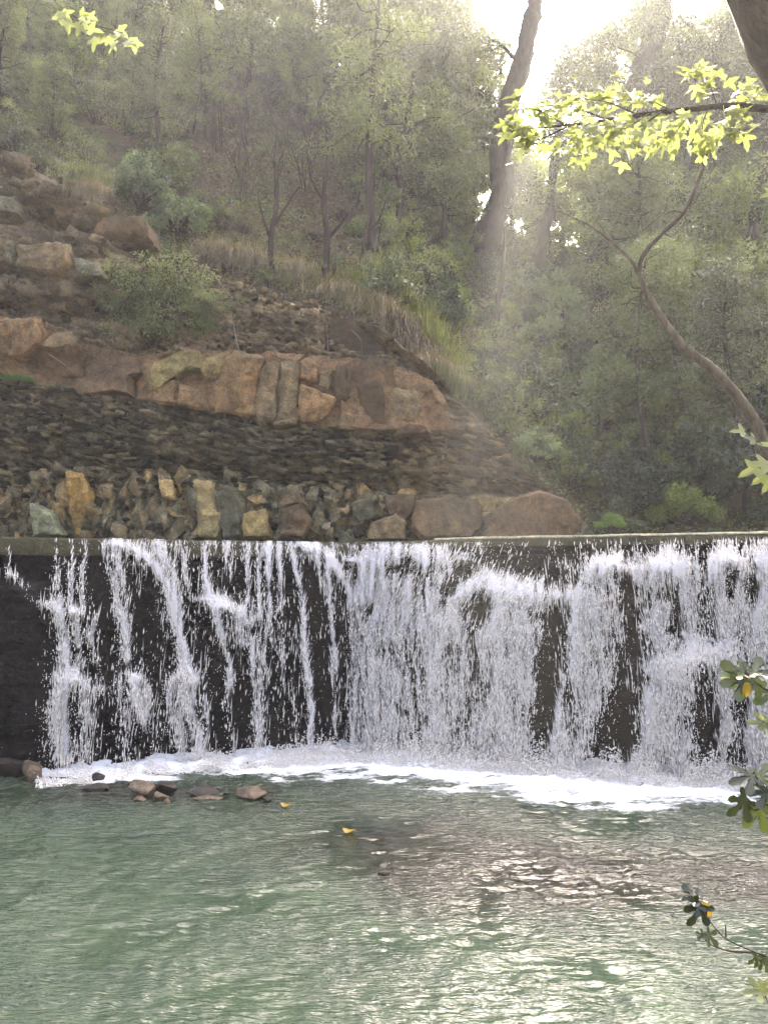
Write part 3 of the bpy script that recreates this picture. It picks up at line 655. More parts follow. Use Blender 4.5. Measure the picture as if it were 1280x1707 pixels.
# ------------------------------------------------------------------ rocks built one by one
def rock_mesh(poly, Yf, depth, col, mat, seed, rough=.05, inset=.16, xyz=None, cuts=2, colvar=.25):
    """poly: outline in photo px on the plane y=Yf; front pushed out unevenly, sides run back by depth"""
    import bmesh
    r = np.random.default_rng(seed)
    pts = [P(a, b, Yf) for a, b in poly] if xyz is None else [Vector(p) for p in xyz]
    c = sum(pts, Vector()) / len(pts); size = max((p - c).length for p in pts)
    bm = bmesh.new()
    tx, tz = r.uniform(-.35, .35), r.uniform(-.25, .35)
    def tilt(p): return (p.x - c.x) * tx + (p.z - c.z) * tz
    back = [bm.verts.new(p + Vector((0, depth, 0))) for p in pts]
    rim = [bm.verts.new(p + Vector((0, tilt(p) + r.uniform(-.04, .08) * size, 0))) for p in pts]
    fr = [bm.verts.new(c + (p - c) * (1 - inset * r.uniform(.6, 1.5)) + Vector((0, tilt(p) - min(size, .45) * r.uniform(.10, .22), 0))) for p in pts]
    n = len(pts)
    k1 = r.integers(0, n)
    cv = bm.verts.new(c + Vector((r.uniform(-.2, .2) * size, tilt(c) - min(size, .5) * r.uniform(.16, .3), r.uniform(-.2, .2) * size)))
    for i in range(n):
        j = (i + 1) % n
        bm.faces.new((back[i], back[j], rim[j], rim[i])); bm.faces.new((rim[i], rim[j], fr[j], fr[i])); bm.faces.new((fr[i], fr[j], cv))
    bm.faces.new(list(reversed(back)))
    bmesh.ops.recalc_face_normals(bm, faces=bm.faces)
    bmesh.ops.triangulate(bm, faces=bm.faces)
    for _ in range(cuts):
        bmesh.ops.subdivide_edges(bm, edges=[e for e in bm.edges if e.calc_length() > size * .12], cuts=1, use_grid_fill=True, smooth=0.0)
    bm.normal_update()
    V = np.array([v.co for v in bm.verts]); N = np.array([v.normal for v in bm.verts])
    f = 2.2 / max(size, .12)
    d = fbm(V[:, 0] * f, V[:, 2] * f, V[:, 1] * f, seed % 97, 4) * rough * size * 1.6 + .5 * rough * size * (1 - 2 * np.abs(vn(V[:, 0] * f * 1.7, V[:, 2] * f * 1.7, V[:, 1] * f * 1.7, seed % 89)))
    for v, nn, dd in zip(bm.verts, N, d): v.co += Vector(nn * dd)
    bmesh.ops.triangulate(bm, faces=bm.faces)
    me = bpy.data.meshes.new('rock'); bm.to_mesh(me); bm.free()
    V = np.array([v.co for v in me.vertices])
    a = me.color_attributes.new('Col', 'FLOAT_COLOR', 'POINT'); cc = np.ones((len(V), 4), np.float32)
    cc[:, :3] = 1.1 * np.array(col)[None] * (1 + colvar * 2 * fbm(V[:, 0] * 2.5, V[:, 2] * 2.5, V[:, 1] * 2.5, 17, 4))[:, None]
    a.data.foreach_set('color', np.clip(cc, .005, .8).ravel()); me.materials.append(mat)
    me.polygons.foreach_set('use_smooth', np.ones(len(me.polygons), dtype=bool))
    try: me.set_sharp_from_angle(angle=R(28))
    except Exception: pass
    o = bpy.data.objects.new('rock', me); scene.collection.objects.link(o)
    return o
OR, RD, GY, TN, BRN, DKB = (.215, .142, .09), (.115, .078, .055), (.13, .125, .10), (.19, .145, .10), (.10, .07, .048), (.05, .042, .033)
GSB = 'sandstone blocks standing out of the cliff band'
BLK = [
 ([(-12, 533), (66, 532), (73, 560), (72, 575), (50, 588), (30, 596), (-12, 590)], OR, .25, 'big square orange sandstone block at the left edge of the cliff band'),
 ([(85, 560), (132, 546), (134, 560), (120, 575), (95, 586), (76, 583)], TN, .1, 'tilted tan block under a ledge, just right of the big square orange block'),
 ([(60, 612), (130, 590), (200, 588), (235, 600), (238, 625), (222, 630), (228, 665), (195, 657), (150, 660), (60, 640)], RD, -.12, 'broad smooth reddish rock face low in the left of the cliff band'),
 ([(240, 602), (300, 585), (345, 590), (335, 615), (300, 620), (296, 632), (270, 634), (268, 650), (250, 648), (240, 625)], (.20, .17, .09), .12, 'mossy olive topped block with a stepped lower edge in the cliff band'),
 ([(272, 634), (297, 633), (297, 676), (262, 672), (240, 662), (262, 652)], OR, .02, 'small orange block left of a dark crack at the lower edge of the band'),
 ([(300, 640), (320, 645), (352, 657), (348, 684), (300, 677)], OR, .1, 'orange wedge shaped block right of a dark crack at the lower edge of the band'),
 ([(340, 597), (379, 590), (371, 615), (365, 634), (345, 633), (335, 620)], (.22, .18, .10), .12, 'olive brown block hanging above the orange wedge in the cliff band'),
 ([(380, 600), (400, 592), (438, 598), (430, 620), (424, 640), (424, 670), (412, 695), (360, 684), (358, 652), (368, 634)], OR, .3, 'largest bright orange block jutting from the middle of the cliff band'),
 ([(430, 642), (432, 615), (445, 600), (468, 606), (466, 630), (462, 660), (460, 705), (432, 700), (426, 680)], TN, .1, 'tall tan block directly right of the largest orange block'),
 ([(470, 606), (496, 600), (496, 660), (494, 702), (463, 705), (466, 650)], TN, .14, 'tall narrow tan block with a long dark crack on its right side'),
 ([(501, 601), (515, 595), (530, 610), (528, 634), (515, 638), (501, 628)], OR, .22, 'small rounded orange block perched at the top right of the long crack'),
 ([(500, 640), (530, 652), (559, 665), (555, 678), (530, 702), (500, 703), (499, 660)], OR, .28, 'pointed beak shaped orange block sticking out to the right'),
 ([(532, 622), (556, 615), (555, 640), (545, 650), (533, 644)], TN, .1, 'little tan cube shaped block above the beak shaped block'),
 ([(558, 612), (580, 605), (584, 640), (583, 680), (562, 692), (552, 700), (558, 660)], BRN, .06, 'tall brown column shaped block right of the beak shaped block'),
 ([(566, 700), (580, 688), (594, 695), (592, 716), (566, 715)], TN, .14, 'small dome shaped block at the foot of the brown column'),
 ([(592, 642), (630, 630), (641, 670), (646, 716), (600, 722), (597, 690)], BRN, .0, 'dull brown block beside the small dome at the right of the band'),
 ([(647, 642), (690, 650), (705, 680), (690, 704), (652, 702)], TN, .05, 'pale patched block under the hanging grass at the right end of the band'),
 ([(682, 706), (712, 712), (716, 723), (656, 723)], BRN, .3, 'thin flat slab sticking out at the right end of the cliff band'),
 ([(172, 364), (245, 370), (250, 397), (170, 401), (148, 387)], BRN, .1, 'flat grey brown slab overhanging a dark recess below the round shrubs'),
 ([(0, 326), (24, 322), (30, 356), (-8, 358)], GY, .35, 'pale square block high at the left edge of the cliff'),
 ([(78, 404), (114, 410), (121, 440), (100, 456), (70, 452), (26, 441), (26, 410)], TN, .42, 'long tan lump of ledge in the upper left of the cliff'),
 ([(121, 430), (165, 440), (178, 466), (130, 461)], GY, .38, 'pale wedge of ledge right of the long tan lump'),
 ([(-10, 400), (24, 405), (24, 440), (-10, 430)], GY, .32, 'grey ledge stone at the left edge above the crumbly rock'),
 ([(692, 836), (740, 828), (800, 829), (808, 850), (801, 880), (786, 897), (700, 899), (683, 882)], BRN, .35, 'big flat faced brown boulder at the foot of the cliff right of the rubble'),
 ([(811, 858), (850, 832), (900, 816), (945, 832), (975, 865), (984, 899), (800, 901)], (.125, .08, .055), .3, 'long smooth reddish brown boulder where the cliff ends beside the trees'),
 ([(640, 826), (690, 824), (692, 850), (675, 868), (645, 860)], BRN, .42, 'squarish brown rock just left of the big flat faced boulder'),
 ([(618, 872), (660, 856), (676, 870), (676, 899), (612, 899)], TN, .5, 'tan rock at water level left of the big flat faced boulder'),
 ([(119, 790), (140, 790), (148, 830), (146, 896), (122, 896)], (.33, .22, .10), .3, 'upright orange pillar of rock in the rubble at the foot of the cliff'),
 ([(362, 820), (385, 811), (400, 850), (403, 896), (375, 896), (360, 850)], GY, .42, 'pale grey green upright rock with sharp edges in the cliff rubble'),
 ([(322, 800), (350, 804), (358, 832), (375, 870), (360, 896), (334, 890)], (.36, .28, .16), .32, 'cream and orange streaked upright rock left of the grey green one'),
 ([(404, 856), (440, 848), (452, 896), (406, 897)], (.22, .17, .09), .5, 'ochre stained slanting rock at the foot of the cliff rubble'),
 ([(584, 842), (615, 830), (632, 860), (600, 872)], GY, .4, 'grey angular rock among the right part of the rubble'),
 ([(266, 800), (285, 799), (290, 832), (272, 829)], (.36, .27, .15), .4, 'small cream coloured rock standing high in the rubble'),
 ([(48, 838), (88, 858), (106, 892), (56, 892)], (.20, .21, .16), .42, 'pale green slanting rock near the left end of the rubble'),
 ([(468, 850), (500, 838), (520, 870), (505, 896), (470, 896)], BRN, .45, 'dark brown peaked rock in the middle of the rubble'),
]
for i, (poly, colr, outp, lab) in enumerate(BLK):
    cx = sum(p[0] for p in poly) / len(poly); cyy = sum(p[1] for p in poly) / len(poly)
    w = P(cx, cyy, 17.3); Yb_ = float(cliff_y(w.x) + lean(w.x, w.z)); w = P(cx, cyy, Yb_)
    smooth_ = 'smooth' in lab or 'flat faced' in lab
    o = rock_mesh(poly, Yb_ - .30 - outp, .75 + outp, colr, M['block'], 900 + i, rough=.085 if not smooth_ else .05, inset=.10 if smooth_ else .14, cuts=4, colvar=.22)
    base = cyy > 790
    o.name = 'boulder' if 'boulder' in lab else ('rock' if base or i in (2,) else 'sandstone_block')
    tag(o, lab, 'boulder' if 'boulder' in lab else 'rock', GSB if i < 18 else ('stones set in the cliff' if not base else 'rocks along the foot of the cliff'))
# the rest of the rubble at the foot of the cliff: angular rocks, none twice the same
def hull_rock(loc, size, sq, seed, col, mat, name, lab, cat, group, rough=.05, cuts=3, rot=None):
    import bmesh
    r = np.random.default_rng(seed); bm = bmesh.new()
    n = 10 if rough < .055 else 13; p = r.normal(0, 1, (n, 3)); p /= np.linalg.norm(p, axis=1)[:, None]; p *= np.array(sq)[None] * size * r.uniform(.75, 1.15, (n, 1))
    if rot: p = p @ np.array(Matrix.Rotation(rot, 3, 'Y')).T
    for q in p: bm.verts.new(q)
    g = bmesh.ops.convex_hull(bm, input=bm.verts); bmesh.ops.delete(bm, geom=[v for v in bm.verts if not v.link_faces], context='VERTS')
    if rough > .055: bmesh.ops.bevel(bm, geom=list(bm.edges), offset=size * .16 * min(sq), segments=2, affect='EDGES', profile=.6)
    bmesh.ops.triangulate(bm, faces=bm.faces)
    for _ in range(cuts): bmesh.ops.subdivide_edges(bm, edges=[e for e in bm.edges if e.calc_length() > size * .2], cuts=1, use_grid_fill=True)
    bm.normal_update(); V = np.array([v.co for v in bm.verts]); N = np.array([v.normal for v in bm.verts]); f = 2.0 / size
    d = fbm(V[:, 0] * f + seed, V[:, 2] * f, V[:, 1] * f, 5, 4) * rough * size * 1.8
    for v, nn, dd in zip(bm.verts, N, d): v.co += Vector(nn * dd)
    bmesh.ops.triangulate(bm, faces=bm.faces)
    me = bpy.data.meshes.new(name); bm.to_mesh(me); bm.free()
    V = np.array([v.co for v in me.vertices]); a = me.color_attributes.new('Col', 'FLOAT_COLOR', 'POINT'); cc = np.ones((len(V), 4), np.float32)
    cc[:, :3] = 1.1 * np.array(col)[None] * 1.3 * (1 + .9 * fbm(V[:, 0] * 4 + seed, V[:, 2] * 4, V[:, 1] * 4, 17, 3))[:, None]
    a.data.foreach_set('color', np.clip(cc, .005, .8).ravel()); me.materials.append(mat)
    me.polygons.foreach_set('use_smooth', np.ones(len(me.polygons), dtype=bool))
    try: me.set_sharp_from_angle(angle=R(24 if rough < .055 else 50))
    except Exception: pass
    o = bpy.data.objects.new(name, me); scene.collection.objects.link(o); o.location = loc
    return tag(o, lab, cat, group)
rr = random.Random(5); placed = []
tones = [(GY, 'grey'), (TN, 'tan'), (BRN, 'brown'), (DKB, 'dark'), ((.21, .14, .065), 'ochre'), ((.085, .095, .08), 'greenish')]
tries = 0
while len(placed) < 260 and tries < 9000:
    tries += 1
    px = rr.uniform(-60, 690); py = rr.uniform(792 if px < 350 else 812, 897)
    if any((px - a) ** 2 + (py - b) ** 2 < (c * .78) ** 2 for a, b, c in placed): continue
    big = rr.random() < .3; rad = rr.uniform(15, 23) if big else rr.uniform(7, 13)
    placed.append((px, py, rad))
    w = P(px, py, 17.0); s_ = rad / FPX * 17 * 1.25
    tone, tn = rr.choice(tones); tall = px < 420
    zone = 'left' if px < 200 else ('middle' if px < 450 else 'right')
    y_ = float(cliff_surf(w.x, w.z)[0]) + s_ * .12
    w = P(px, py, y_)
    hull_rock((w.x, y_, w.z), s_, (.75, .8, 1.35) if tall else (1.05, .8, .9), 2000 + len(placed), tuple(.55 * q + .45 * w_ for q, w_ in zip(tone, (.125, .11, .08))), M['block'], 'rock',
              '%s %s angular rock in the %s of the cliff rubble' % ('large' if big else 'small', tn, zone), 'rock', 'rocks along the foot of the cliff', .054, 3, rr.uniform(-.5, .5))
# flat chips of shale and crumbly stone sticking out of the cliff: nobody could count them
def chips(n, inside, sz, seed, name, colf):
    r = np.random.default_rng(seed); x = r.uniform(-12, 5.0, n); z = r.uniform(4, 14, n)
    keep = z < ztop(x) - .1; x, z = x[keep], z[keep]
    if name == 'loose_shale':            # chips sit along the bedding
        lay = z + .19 * x + .12 * fbm(x * .6, z * .5, 0, 21, 3); q = np.round(lay / .15) * .15 + r.normal(0, .03, len(x)); z = np.where(r.random(len(x)) < .6, z + q - lay, z)
    yb = cliff_y(x) + lean(x, z); a, b = proj(x, yb, z); keep = r.random(len(x)) < inside(a, b); x, z, a, b = x[keep], z[keep], a[keep], b[keep]; k = len(x)
    y = cliff_surf(x, z)
    w = r.uniform(sz[0], sz[1], k) ** 1.0; h = w * r.uniform(sz[2], sz[3], k); d = w * r.uniform(.5, 1.0, k)
    C8 = np.array([[i, j, l] for i in (-1, 1) for j in (-1, 1) for l in (-1, 1)], float)
    V = C8[None] * np.stack([w, d, h], 1)[:, None] / 2 * (1 + r.uniform(-.45, .25, (k, 8, 3)))
    t = r.normal(-.12, .22, k); c, s_ = np.cos(t)[:, None], np.sin(t)[:, None]
    V = np.stack([V[..., 0] * c - V[..., 2] * s_, V[..., 1], V[..., 0] * s_ + V[..., 2] * c], -1)
    t = r.normal(0, .5, k); c, s_ = np.cos(t)[:, None], np.sin(t)[:, None]
    V = np.stack([V[..., 0] * c - V[..., 1] * s_, V[..., 0] * s_ + V[..., 1] * c, V[..., 2]], -1)
    V = V + np.stack([x, y + .02 + r.uniform(-.07, .06, k) * (w > .05), z], 1)[:, None]
    F = np.array([[0, 1, 3, 2], [4, 6, 7, 5], [0, 4, 5, 1], [2, 3, 7, 6], [0, 2, 6, 4], [1, 5, 7, 3]])[None] + (np.arange(k) * 8)[:, None, None]
    col = colf(r, a, b, k)
    o = link(mesh_np(name, V.reshape(-1, 3), F.reshape(-1, 4), M['cliff'], False, np.repeat(col, 8, 0)), name)
    return tag(o, None, None, kind='stuff')
bbf = lambda a: ip(a, [(-300, 600), (0, 622), (60, 640), (200, 665), (300, 675), (420, 698), (540, 716), (700, 724), (1100, 724)])
btf = lambda a: ip(a, [(-300, 480), (0, 532), (90, 545), (150, 575), (230, 598), (380, 590), (520, 597), (640, 610), (720, 640), (1100, 640)])
def colS(r, a, b, k):
    m = r.random(k)[:, None]; c = np.array([[.125, .108, .076]]) * (.18 + 1.7 * r.random((k, 1)) ** 1.6)
    return np.where(m > .93, np.array([[.25, .21, .15]]), c) * (1 + np.array([[.2, 0, -.1]]) * ss(560, 760, a)[:, None])
tag(chips(16000, lambda a, b: ss(0, 8, b - bbf(a)) * ss(830, 800, b) * ss(880, 820, a), (.08, .34, .14, .42), 11, 'loose_shale', colS), 'thin dark chips of shale sticking out between the block band and the rubble')
tag(chips(1000, lambda a, b: ss(0, 8, b - bbf(a)) * ss(815, 790, b) * ss(860, 800, a), (.3, .7, .10, .2), 13, 'loose_shale', colS), 'long flat ledges of shale under the block band')
tag(chips(5200, lambda a, b: ss(795, 815, b) * ss(700, 690, a), (.09, .26, .5, 1.1), 14, 'rubble', lambda r, a, b, k: np.array([[.15, .13, .095]]) * (.2 + 1.6 * r.random((k, 1)))), 'small broken stone packed between the rocks at the foot of the cliff')
def colL(r, a, b, k): return np.array([[.20, .16, .115]]) * (.35 + .95 * r.random((k, 1))) * (1 + np.array([[0, .02, .04]]) * r.random((k, 1)))
tag(chips(1500, lambda a, b: ss(6, -6, b - btf(a)) * ss(360, 260, a), (.25, .75, .28, .6), 15, 'ledge_stone', colL), 'broken stones making up the ledges of the upper left cliff')
tag(chips(1600, lambda a, b: ss(0, 8, b - bbf(a)) * ss(812, 795, b) * ss(860, 800, a), (.14, .36, .4, .8), 16, 'loose_shale', colS), 'chunky dark stones between the thin shale layers')
def colU(r, a, b, k):
    return np.array([[.19, .155, .115]]) * (.25 + 1.1 * r.random((k, 1)))
tag(chips(12000, lambda a, b: ss(6, -6, b - btf(a)) * (.25 + .75 * (ss(330, 400, a) * ss(470, 500, b) * ss(720, 600, a) + ss(320, 220, a) * ss(440, 460, b))), (.05, .20, .4, .9), 12, 'crumbly_stone', colU), 'small crumbly stones set in the soil above the sandstone blocks')

# stones in the pool
def pool_rock(px, py, wpx, sq, seed, mat, lab, sink=.35, rot=0, rough=.06):
    w = PZ(px, py, 0); s_ = wpx * .62 * w.y / FPX
    o = hull_rock((w.x, w.y + s_ * .3, s_ * sq[2] * (1 - 2 * sink) ), s_, sq, seed, (.1, .1, .1), mat, 'river_stone', lab, 'stone', 'stones breaking the surface of the pool', rough, 3)
    o.rotation_euler = (0, 0, rot); return o
pool_rock(50, 1303, 44, (.75, .8, 1.0), 3001, M['stone'], 'upright brown stone at the left end of the foam line', .2)
pool_rock(12, 1300, 60, (1, .9, .8), 3002, M['darkstone'], 'dark wet rock at the left edge beside the upright brown stone', .2)
pool_rock(157, 1322, 40, (1.05, .7, .35), 3003, M['darkstone'], 'low black stone forming the left base of the small dark pair', .2)
pool_rock(163, 1312, 20, (1, .8, .7), 3004, M['darkstone'], 'small black stone sitting on top of the low black stone', -.3)
pool_rock(234, 1332, 42, (1, .9, .72), 3005, M['stone'], 'largest round brown boulder in the middle of the stone row', .14)
pool_rock(272, 1327, 44, (1.1, .8, .5), 3006, M['darkstone'], 'dark angular stone right behind the round brown boulder', .1)
pool_rock(232, 1338, 20, (1, .9, .6), 3007, M['stone'], 'small pale pebble in front of the round brown boulder', .25)
pool_rock(264, 1338, 32, (1, .8, .55), 3008, M['stone'], 'light brown stone in front of the dark angular stone', .15)
pool_rock(277, 1342, 14, (1, .8, .8), 3009, M['stone'], 'tiny orange brown pebble at the right foot of the light brown stone', .2)
pool_rock(335, 1328, 54, (1.1, .7, .24), 3010, M['darkstone'], 'flat dark slab in the row right of the boulder cluster', .15)
pool_rock(345, 1335, 42, (1.1, .6, .16), 3011, M['stone'], 'very flat brown slab just in front of the dark one', .2)
pool_rock(418, 1333, 50, (1.1, .8, .36), 3012, M['stone'], 'smooth flat topped stone near the right end of the row', .15)
pool_rock(446, 1340, 16, (1, .9, .8), 3013, M['darkstone'], 'small black pebble at the right end of the row', .15)
pool_rock(448, 1322, 48, (1.1, .6, .14), 3014, M['darkstone'], 'thin dark slab awash behind the small black pebble', .25)
pool_rock(95, 1302, 30, (1.1, .6, .22), 3015, M['darkstone'], 'low wet stone awash at the left end of the foam', .25)
pool_rock(378, 1327, 12, (1, .8, .5), 3016, M['darkstone'], 'tiny dark pebble between the two flat slabs', .25)
pool_rock(640, 1458, 20, (1.2, .8, .3), 3017, M['darkstone'], 'lone dark stone breaking the riffle in mid pool', .2)
# ------------------------------------------------------------------ foliage generators
def quads(c, d, L, W, r, nup=.6):
    """leaf-shaped quads at c along unit d"""
    k = len(c); nrm = r.normal(0, 1, (k, 3)); nrm[:, 2] += nup; s_ = np.cross(d, nrm); s_ /= np.linalg.norm(s_, axis=1)[:, None] + 1e-9
    L = np.asarray(L)[:, None]; W = np.asarray(W)[:, None]
    V = np.stack([c, c + d * L * .45 + s_ * W / 2, c + d * L, c + d * L * .45 - s_ * W / 2], 1)
    return V.reshape(-1, 3), np.arange(4 * k).reshape(-1, 4)
def leaf_cloud(centers, n_each, rad, L, W, r, droop=.0, squash=.75, up=.6):
    C_ = np.asarray(centers); k = len(C_) * n_each
    o = r.normal(0, 1, (k, 3)); o /= np.linalg.norm(o, axis=1)[:, None]; o *= (r.random((k, 1)) ** .45) * rad; o[:, 2] *= squash
    c = np.repeat(C_, n_each, 0) + o
    d = o / (np.linalg.norm(o, axis=1)[:, None] + 1e-6) * .7 + r.normal(0, .6, (k, 3)); d[:, 2] -= droop; d /= np.linalg.norm(d, axis=1)[:, None]
    V, F = quads(c, d, r.uniform(L * .6, L * 1.25, k), r.uniform(W * .6, W * 1.25, k), r, up)
    var = np.clip(np.repeat(r.random(len(C_)), n_each) * .8 + r.random(k) * .2, 0, 1)
    return V, F, np.repeat(var, 4)
def template(seed, kind):
    """returns (twig mesh, leaf mesh) of one plant standing on the origin"""
    r = np.random.default_rng(seed); mb = MB(); cs = []
    def limb(a, b, r0, r1, wob=.15, sides=4):
        a, b = np.array(a, float), np.array(b, float); L_ = np.linalg.norm(b - a)
        mid = [(a + (b - a) * t + r.normal(0, wob * L_ * .35, 3)) for t in (.33, .66)]
        mb.tube([a] + mid + [b], r0, r1, sides, 3); return mid
    if kind == 'round':               # dense rounded shrub
        for i in range(46):
            v = r.normal(0, 1, 3); v[2] = abs(v[2]) * 1.0; v /= np.linalg.norm(v); q = v * np.array([1.0, 1.0, 1.05]) * r.uniform(.55, 1.0) + [0, 0, .25]; cs.append(q)
        for q in cs[:14]: limb([0, 0, 0], q, .03, .008)
        V, F, a = leaf_cloud(cs, 120, .215, .12, .062, r)
    elif kind == 'sparse':            # open twiggy shrub
        for i in range(30):
            v = r.normal(0, 1, 3); v[2] = abs(v[2]) * 1.2; v /= np.linalg.norm(v); cs.append(v * r.uniform(.5, 1.25) * np.array([.9, .9, 1.1]) + [0, 0, .2])
        for q in cs: limb([r.normal(0, .08), r.normal(0, .08), 0], q, .02, .005, .2)
        V, F, a = leaf_cloud(cs, 60, .2, .095, .048, r)
    elif kind == 'hang':              # trailing shrub that hangs down the rock
        for i in range(60):
            q = np.array([r.normal(0, .55), -abs(r.normal(0, .25)) - .1, .3 - r.random() ** .8 * 2.0]); q[0] *= 1 + .2 * q[2]; cs.append(q)
        for q in cs[:40]: limb([r.normal(0, .25), 0, .3], q + [0, 0, -.2], .012, .003, .25, 3)
        V, F, a = leaf_cloud(cs, 80, .26, .08, .036, r, droop=.4)
    elif kind == 'tree':              # slender leafy tree 7 m
        H = 7.0; tx, ty = r.normal(0, .5, 2)
        tr = [np.array([tx * t * t + .15 * math.sin(t * 7 + seed), ty * t * t, H * t]) for t in (0, .2, .4, .6, .8, 1)]
        mb.tube(tr, .13, .03, 7, 5, .25)
        for i in range(44):
            t = r.uniform(.28, 1.0); k_ = int(t * 5); o = tr[min(k_, 4)] + (tr[min(k_ + 1, 5)] - tr[min(k_, 4)]) * (t * 5 - k_)
            an = r.uniform(0, 6.28); rad = r.uniform(.5, 2.1) * (1.15 - .6 * t); q = o + [math.cos(an) * rad, math.sin(an) * rad, r.uniform(.1, .9)]
            limb(o, q, .03, .008, .2)
            cs.append(q); cs.append(o + (q - o) * .6 + r.normal(0, .2, 3)); cs.append(q + r.normal(0, .35, 3))
        V, F, a = leaf_cloud(cs, 95, .38, .16, .08, r, droop=.2)
    elif kind == 'airy':              # tall thin, light crown 9 m
        H = 9.5; tr = [np.array([.25 * math.sin(t * 5 + seed), .2 * math.cos(t * 4 + seed), H * t]) for t in (0, .2, .4, .6, .8, 1)]
        mb.tube(tr, .15, .03, 7, 5, .25)
        for i in range(42):
            t = r.uniform(.35, 1.0); o = np.array([np.interp(t, (0, .2, .4, .6, .8, 1), [p[j] for p in tr]) for j in range(3)])
            an = r.uniform(0, 6.28); rad = r.uniform(.6, 2.6) * (1.2 - .75 * t); q = o + [math.cos(an) * rad, math.sin(an) * rad, r.uniform(-.2, .8)]
            limb(o, q, .03, .006, .25)
            for t2 in (.5, .8, 1.0): cs.append(o + (q - o) * t2 + r.normal(0, .18, 3))
        V, F, a = leaf_cloud(cs, 70, .46, .22, .042, r, droop=.35, squash=.6)
    elif kind == 'bare':              # thin leafless sapling with a few leaves
        for i in range(5):
            b = [r.normal(0, .6), r.normal(0, .4), r.uniform(1.6, 3.0)]; m = limb([r.normal(0, .1), r.normal(0, .1), 0], b, .022, .006, .25, 5)
            for j in range(3):
                q = m[1] + r.normal(0, .45, 3) + [0, 0, .4]; limb(m[j % 2], q, .010, .003, .3); cs.append(q)
        V, F, a = leaf_cloud(cs, 26, .22, .06, .03, r)
    elif kind in ('tuft', 'tuft_hang'):
        k = 420 if kind == 'tuft' else 620
        x = r.normal(0, .16 if kind == 'tuft' else .28, k); y = r.normal(0, .12, k); an = r.uniform(0, 6.28, k)
        Ln = r.uniform(.3, .75, k); out_ = r.uniform(.1, .55, k); P0 = np.stack([x, y, 0 * x], 1)
        dx = np.cos(an) * out_; dy = np.sin(an) * out_
        if kind == 'tuft_hang': dy = -np.abs(dy) - .15
        drop = r.uniform(.2, .7, k) * (1.0 if kind == 'tuft' else 2.3)
        pts = []
        for t in (0, .35, .7, 1.0):
            pts.append(P0 + np.stack([dx * t, dy * t, (t - drop * t * t * 1.1)], 1) * Ln[:, None])
        sd = np.stack([-np.sin(an), np.cos(an), 0 * an], 1) * .008
        wd = [1, .9, .6, .1]; V = np.stack([p + sd * w * s for p, w in zip(pts, wd) for s in (-1, 1)], 1).reshape(-1, 3)
        F = (np.array([[0, 1, 3, 2], [2, 3, 5, 4], [4, 5, 7, 6]])[None] + (np.arange(k) * 8)[:, None, None]).reshape(-1, 4); a = np.repeat(r.random(k), 8)
    tw = mb.mesh('twigs', M['twig'] if kind not in ('tree', 'airy') else M['bark']) if mb.V else None
    return tw, (V, F, a)
TPL = {}
def tpl(kind, seed, mat):
    key = (kind, seed, mat)
    if key not in TPL:
        tw, (V, F, a) = template(seed, kind)
        TPL[key] = (tw, mesh_np('leaves', V, F, M[mat], False, attrs={'var': a}))
    return TPL[key]
TONE = {'leaf_grey': 'grey green', 'leaf_mid': 'mid green', 'leaf_dark': 'dark green', 'leaf_pine': 'piny', 'leaf_dry': 'dry brown', 'leaf_bright': 'bright green'}
PLACE = [(170, 'far left on'), (340, 'left on'), (520, 'just left of centre on'), (700, 'at centre on'), (850, 'behind the curved pine on'), (1010, 'right of curved pine on'), (1150, 'by the leaning limb on'), (9999, 'far right on')]
def where(x, y, z, sc, what, mat):
    a, b = proj(x, y, z); pl = next(t for lim, t in PLACE if a < lim)
    return '%s %s %s %s %s' % ('small' if sc < .75 else 'medium' if sc < .95 else 'large', TONE[mat], what, pl,
        'the lowest slope' if b > 640 else 'the lower slope' if b > 480 else 'the mid slope' if b > 320 else 'the upper slope' if b > 160 else 'the hazy hilltop')
PN = {'round': ('shrub', 'stems', 'foliage'), 'sparse': ('shrub', 'stems', 'foliage'), 'hang': ('trailing_shrub', 'stems', 'foliage'), 'tree': ('tree', 'trunk', 'crown'), 'airy': ('tree', 'trunk', 'crown'), 'bare': ('sapling', 'stems', 'foliage'), 'tuft': ('grass_tuft', '', 'blades'), 'tuft_hang': ('grass_tuft', '', 'blades')}
def plant(kind, seed, mat, loc, sc, label, group=None, cat=None, rz=None, scz=1.0):
    tw, lf = tpl(kind, seed, mat); nm, a, b = PN[kind]
    cat = cat or {'trailing_shrub': 'shrub', 'grass_tuft': 'grass'}.get(nm, nm)
    if tw is None:
        o = link(lf, nm); o.location = loc; tag(o, label, cat, group)
    else:
        o = empty(nm, loc, label, cat, group); link(tw, a, o); link(lf, b, o)
    o.rotation_euler = (0, 0, random.uniform(0, 6.28) if rz is None else rz); o.scale = (sc, sc, sc * scz); return o
GAP = (905, 12, 74, 50)
def blocks_gap(x, y, z, rad):
    a, b = proj(x, y, z); rp = rad * .55 * FPX / y
    return ((a - GAP[0]) / (GAP[2] + rp)) ** 2 + ((b - GAP[1]) / (GAP[3] + rp)) ** 2 < 1

LANES = [(1.0, 5.3, 0), (2.3, 6.6, 0)]
def near_lane(x, y, z, rad):               # the lines along which the sun reaches the river
    for o in LANES:
        v = np.array([x - o[0], y - o[1], z - o[2]]); t = v @ SD
        if np.linalg.norm(v - t * SD) < rad: return True
    return False
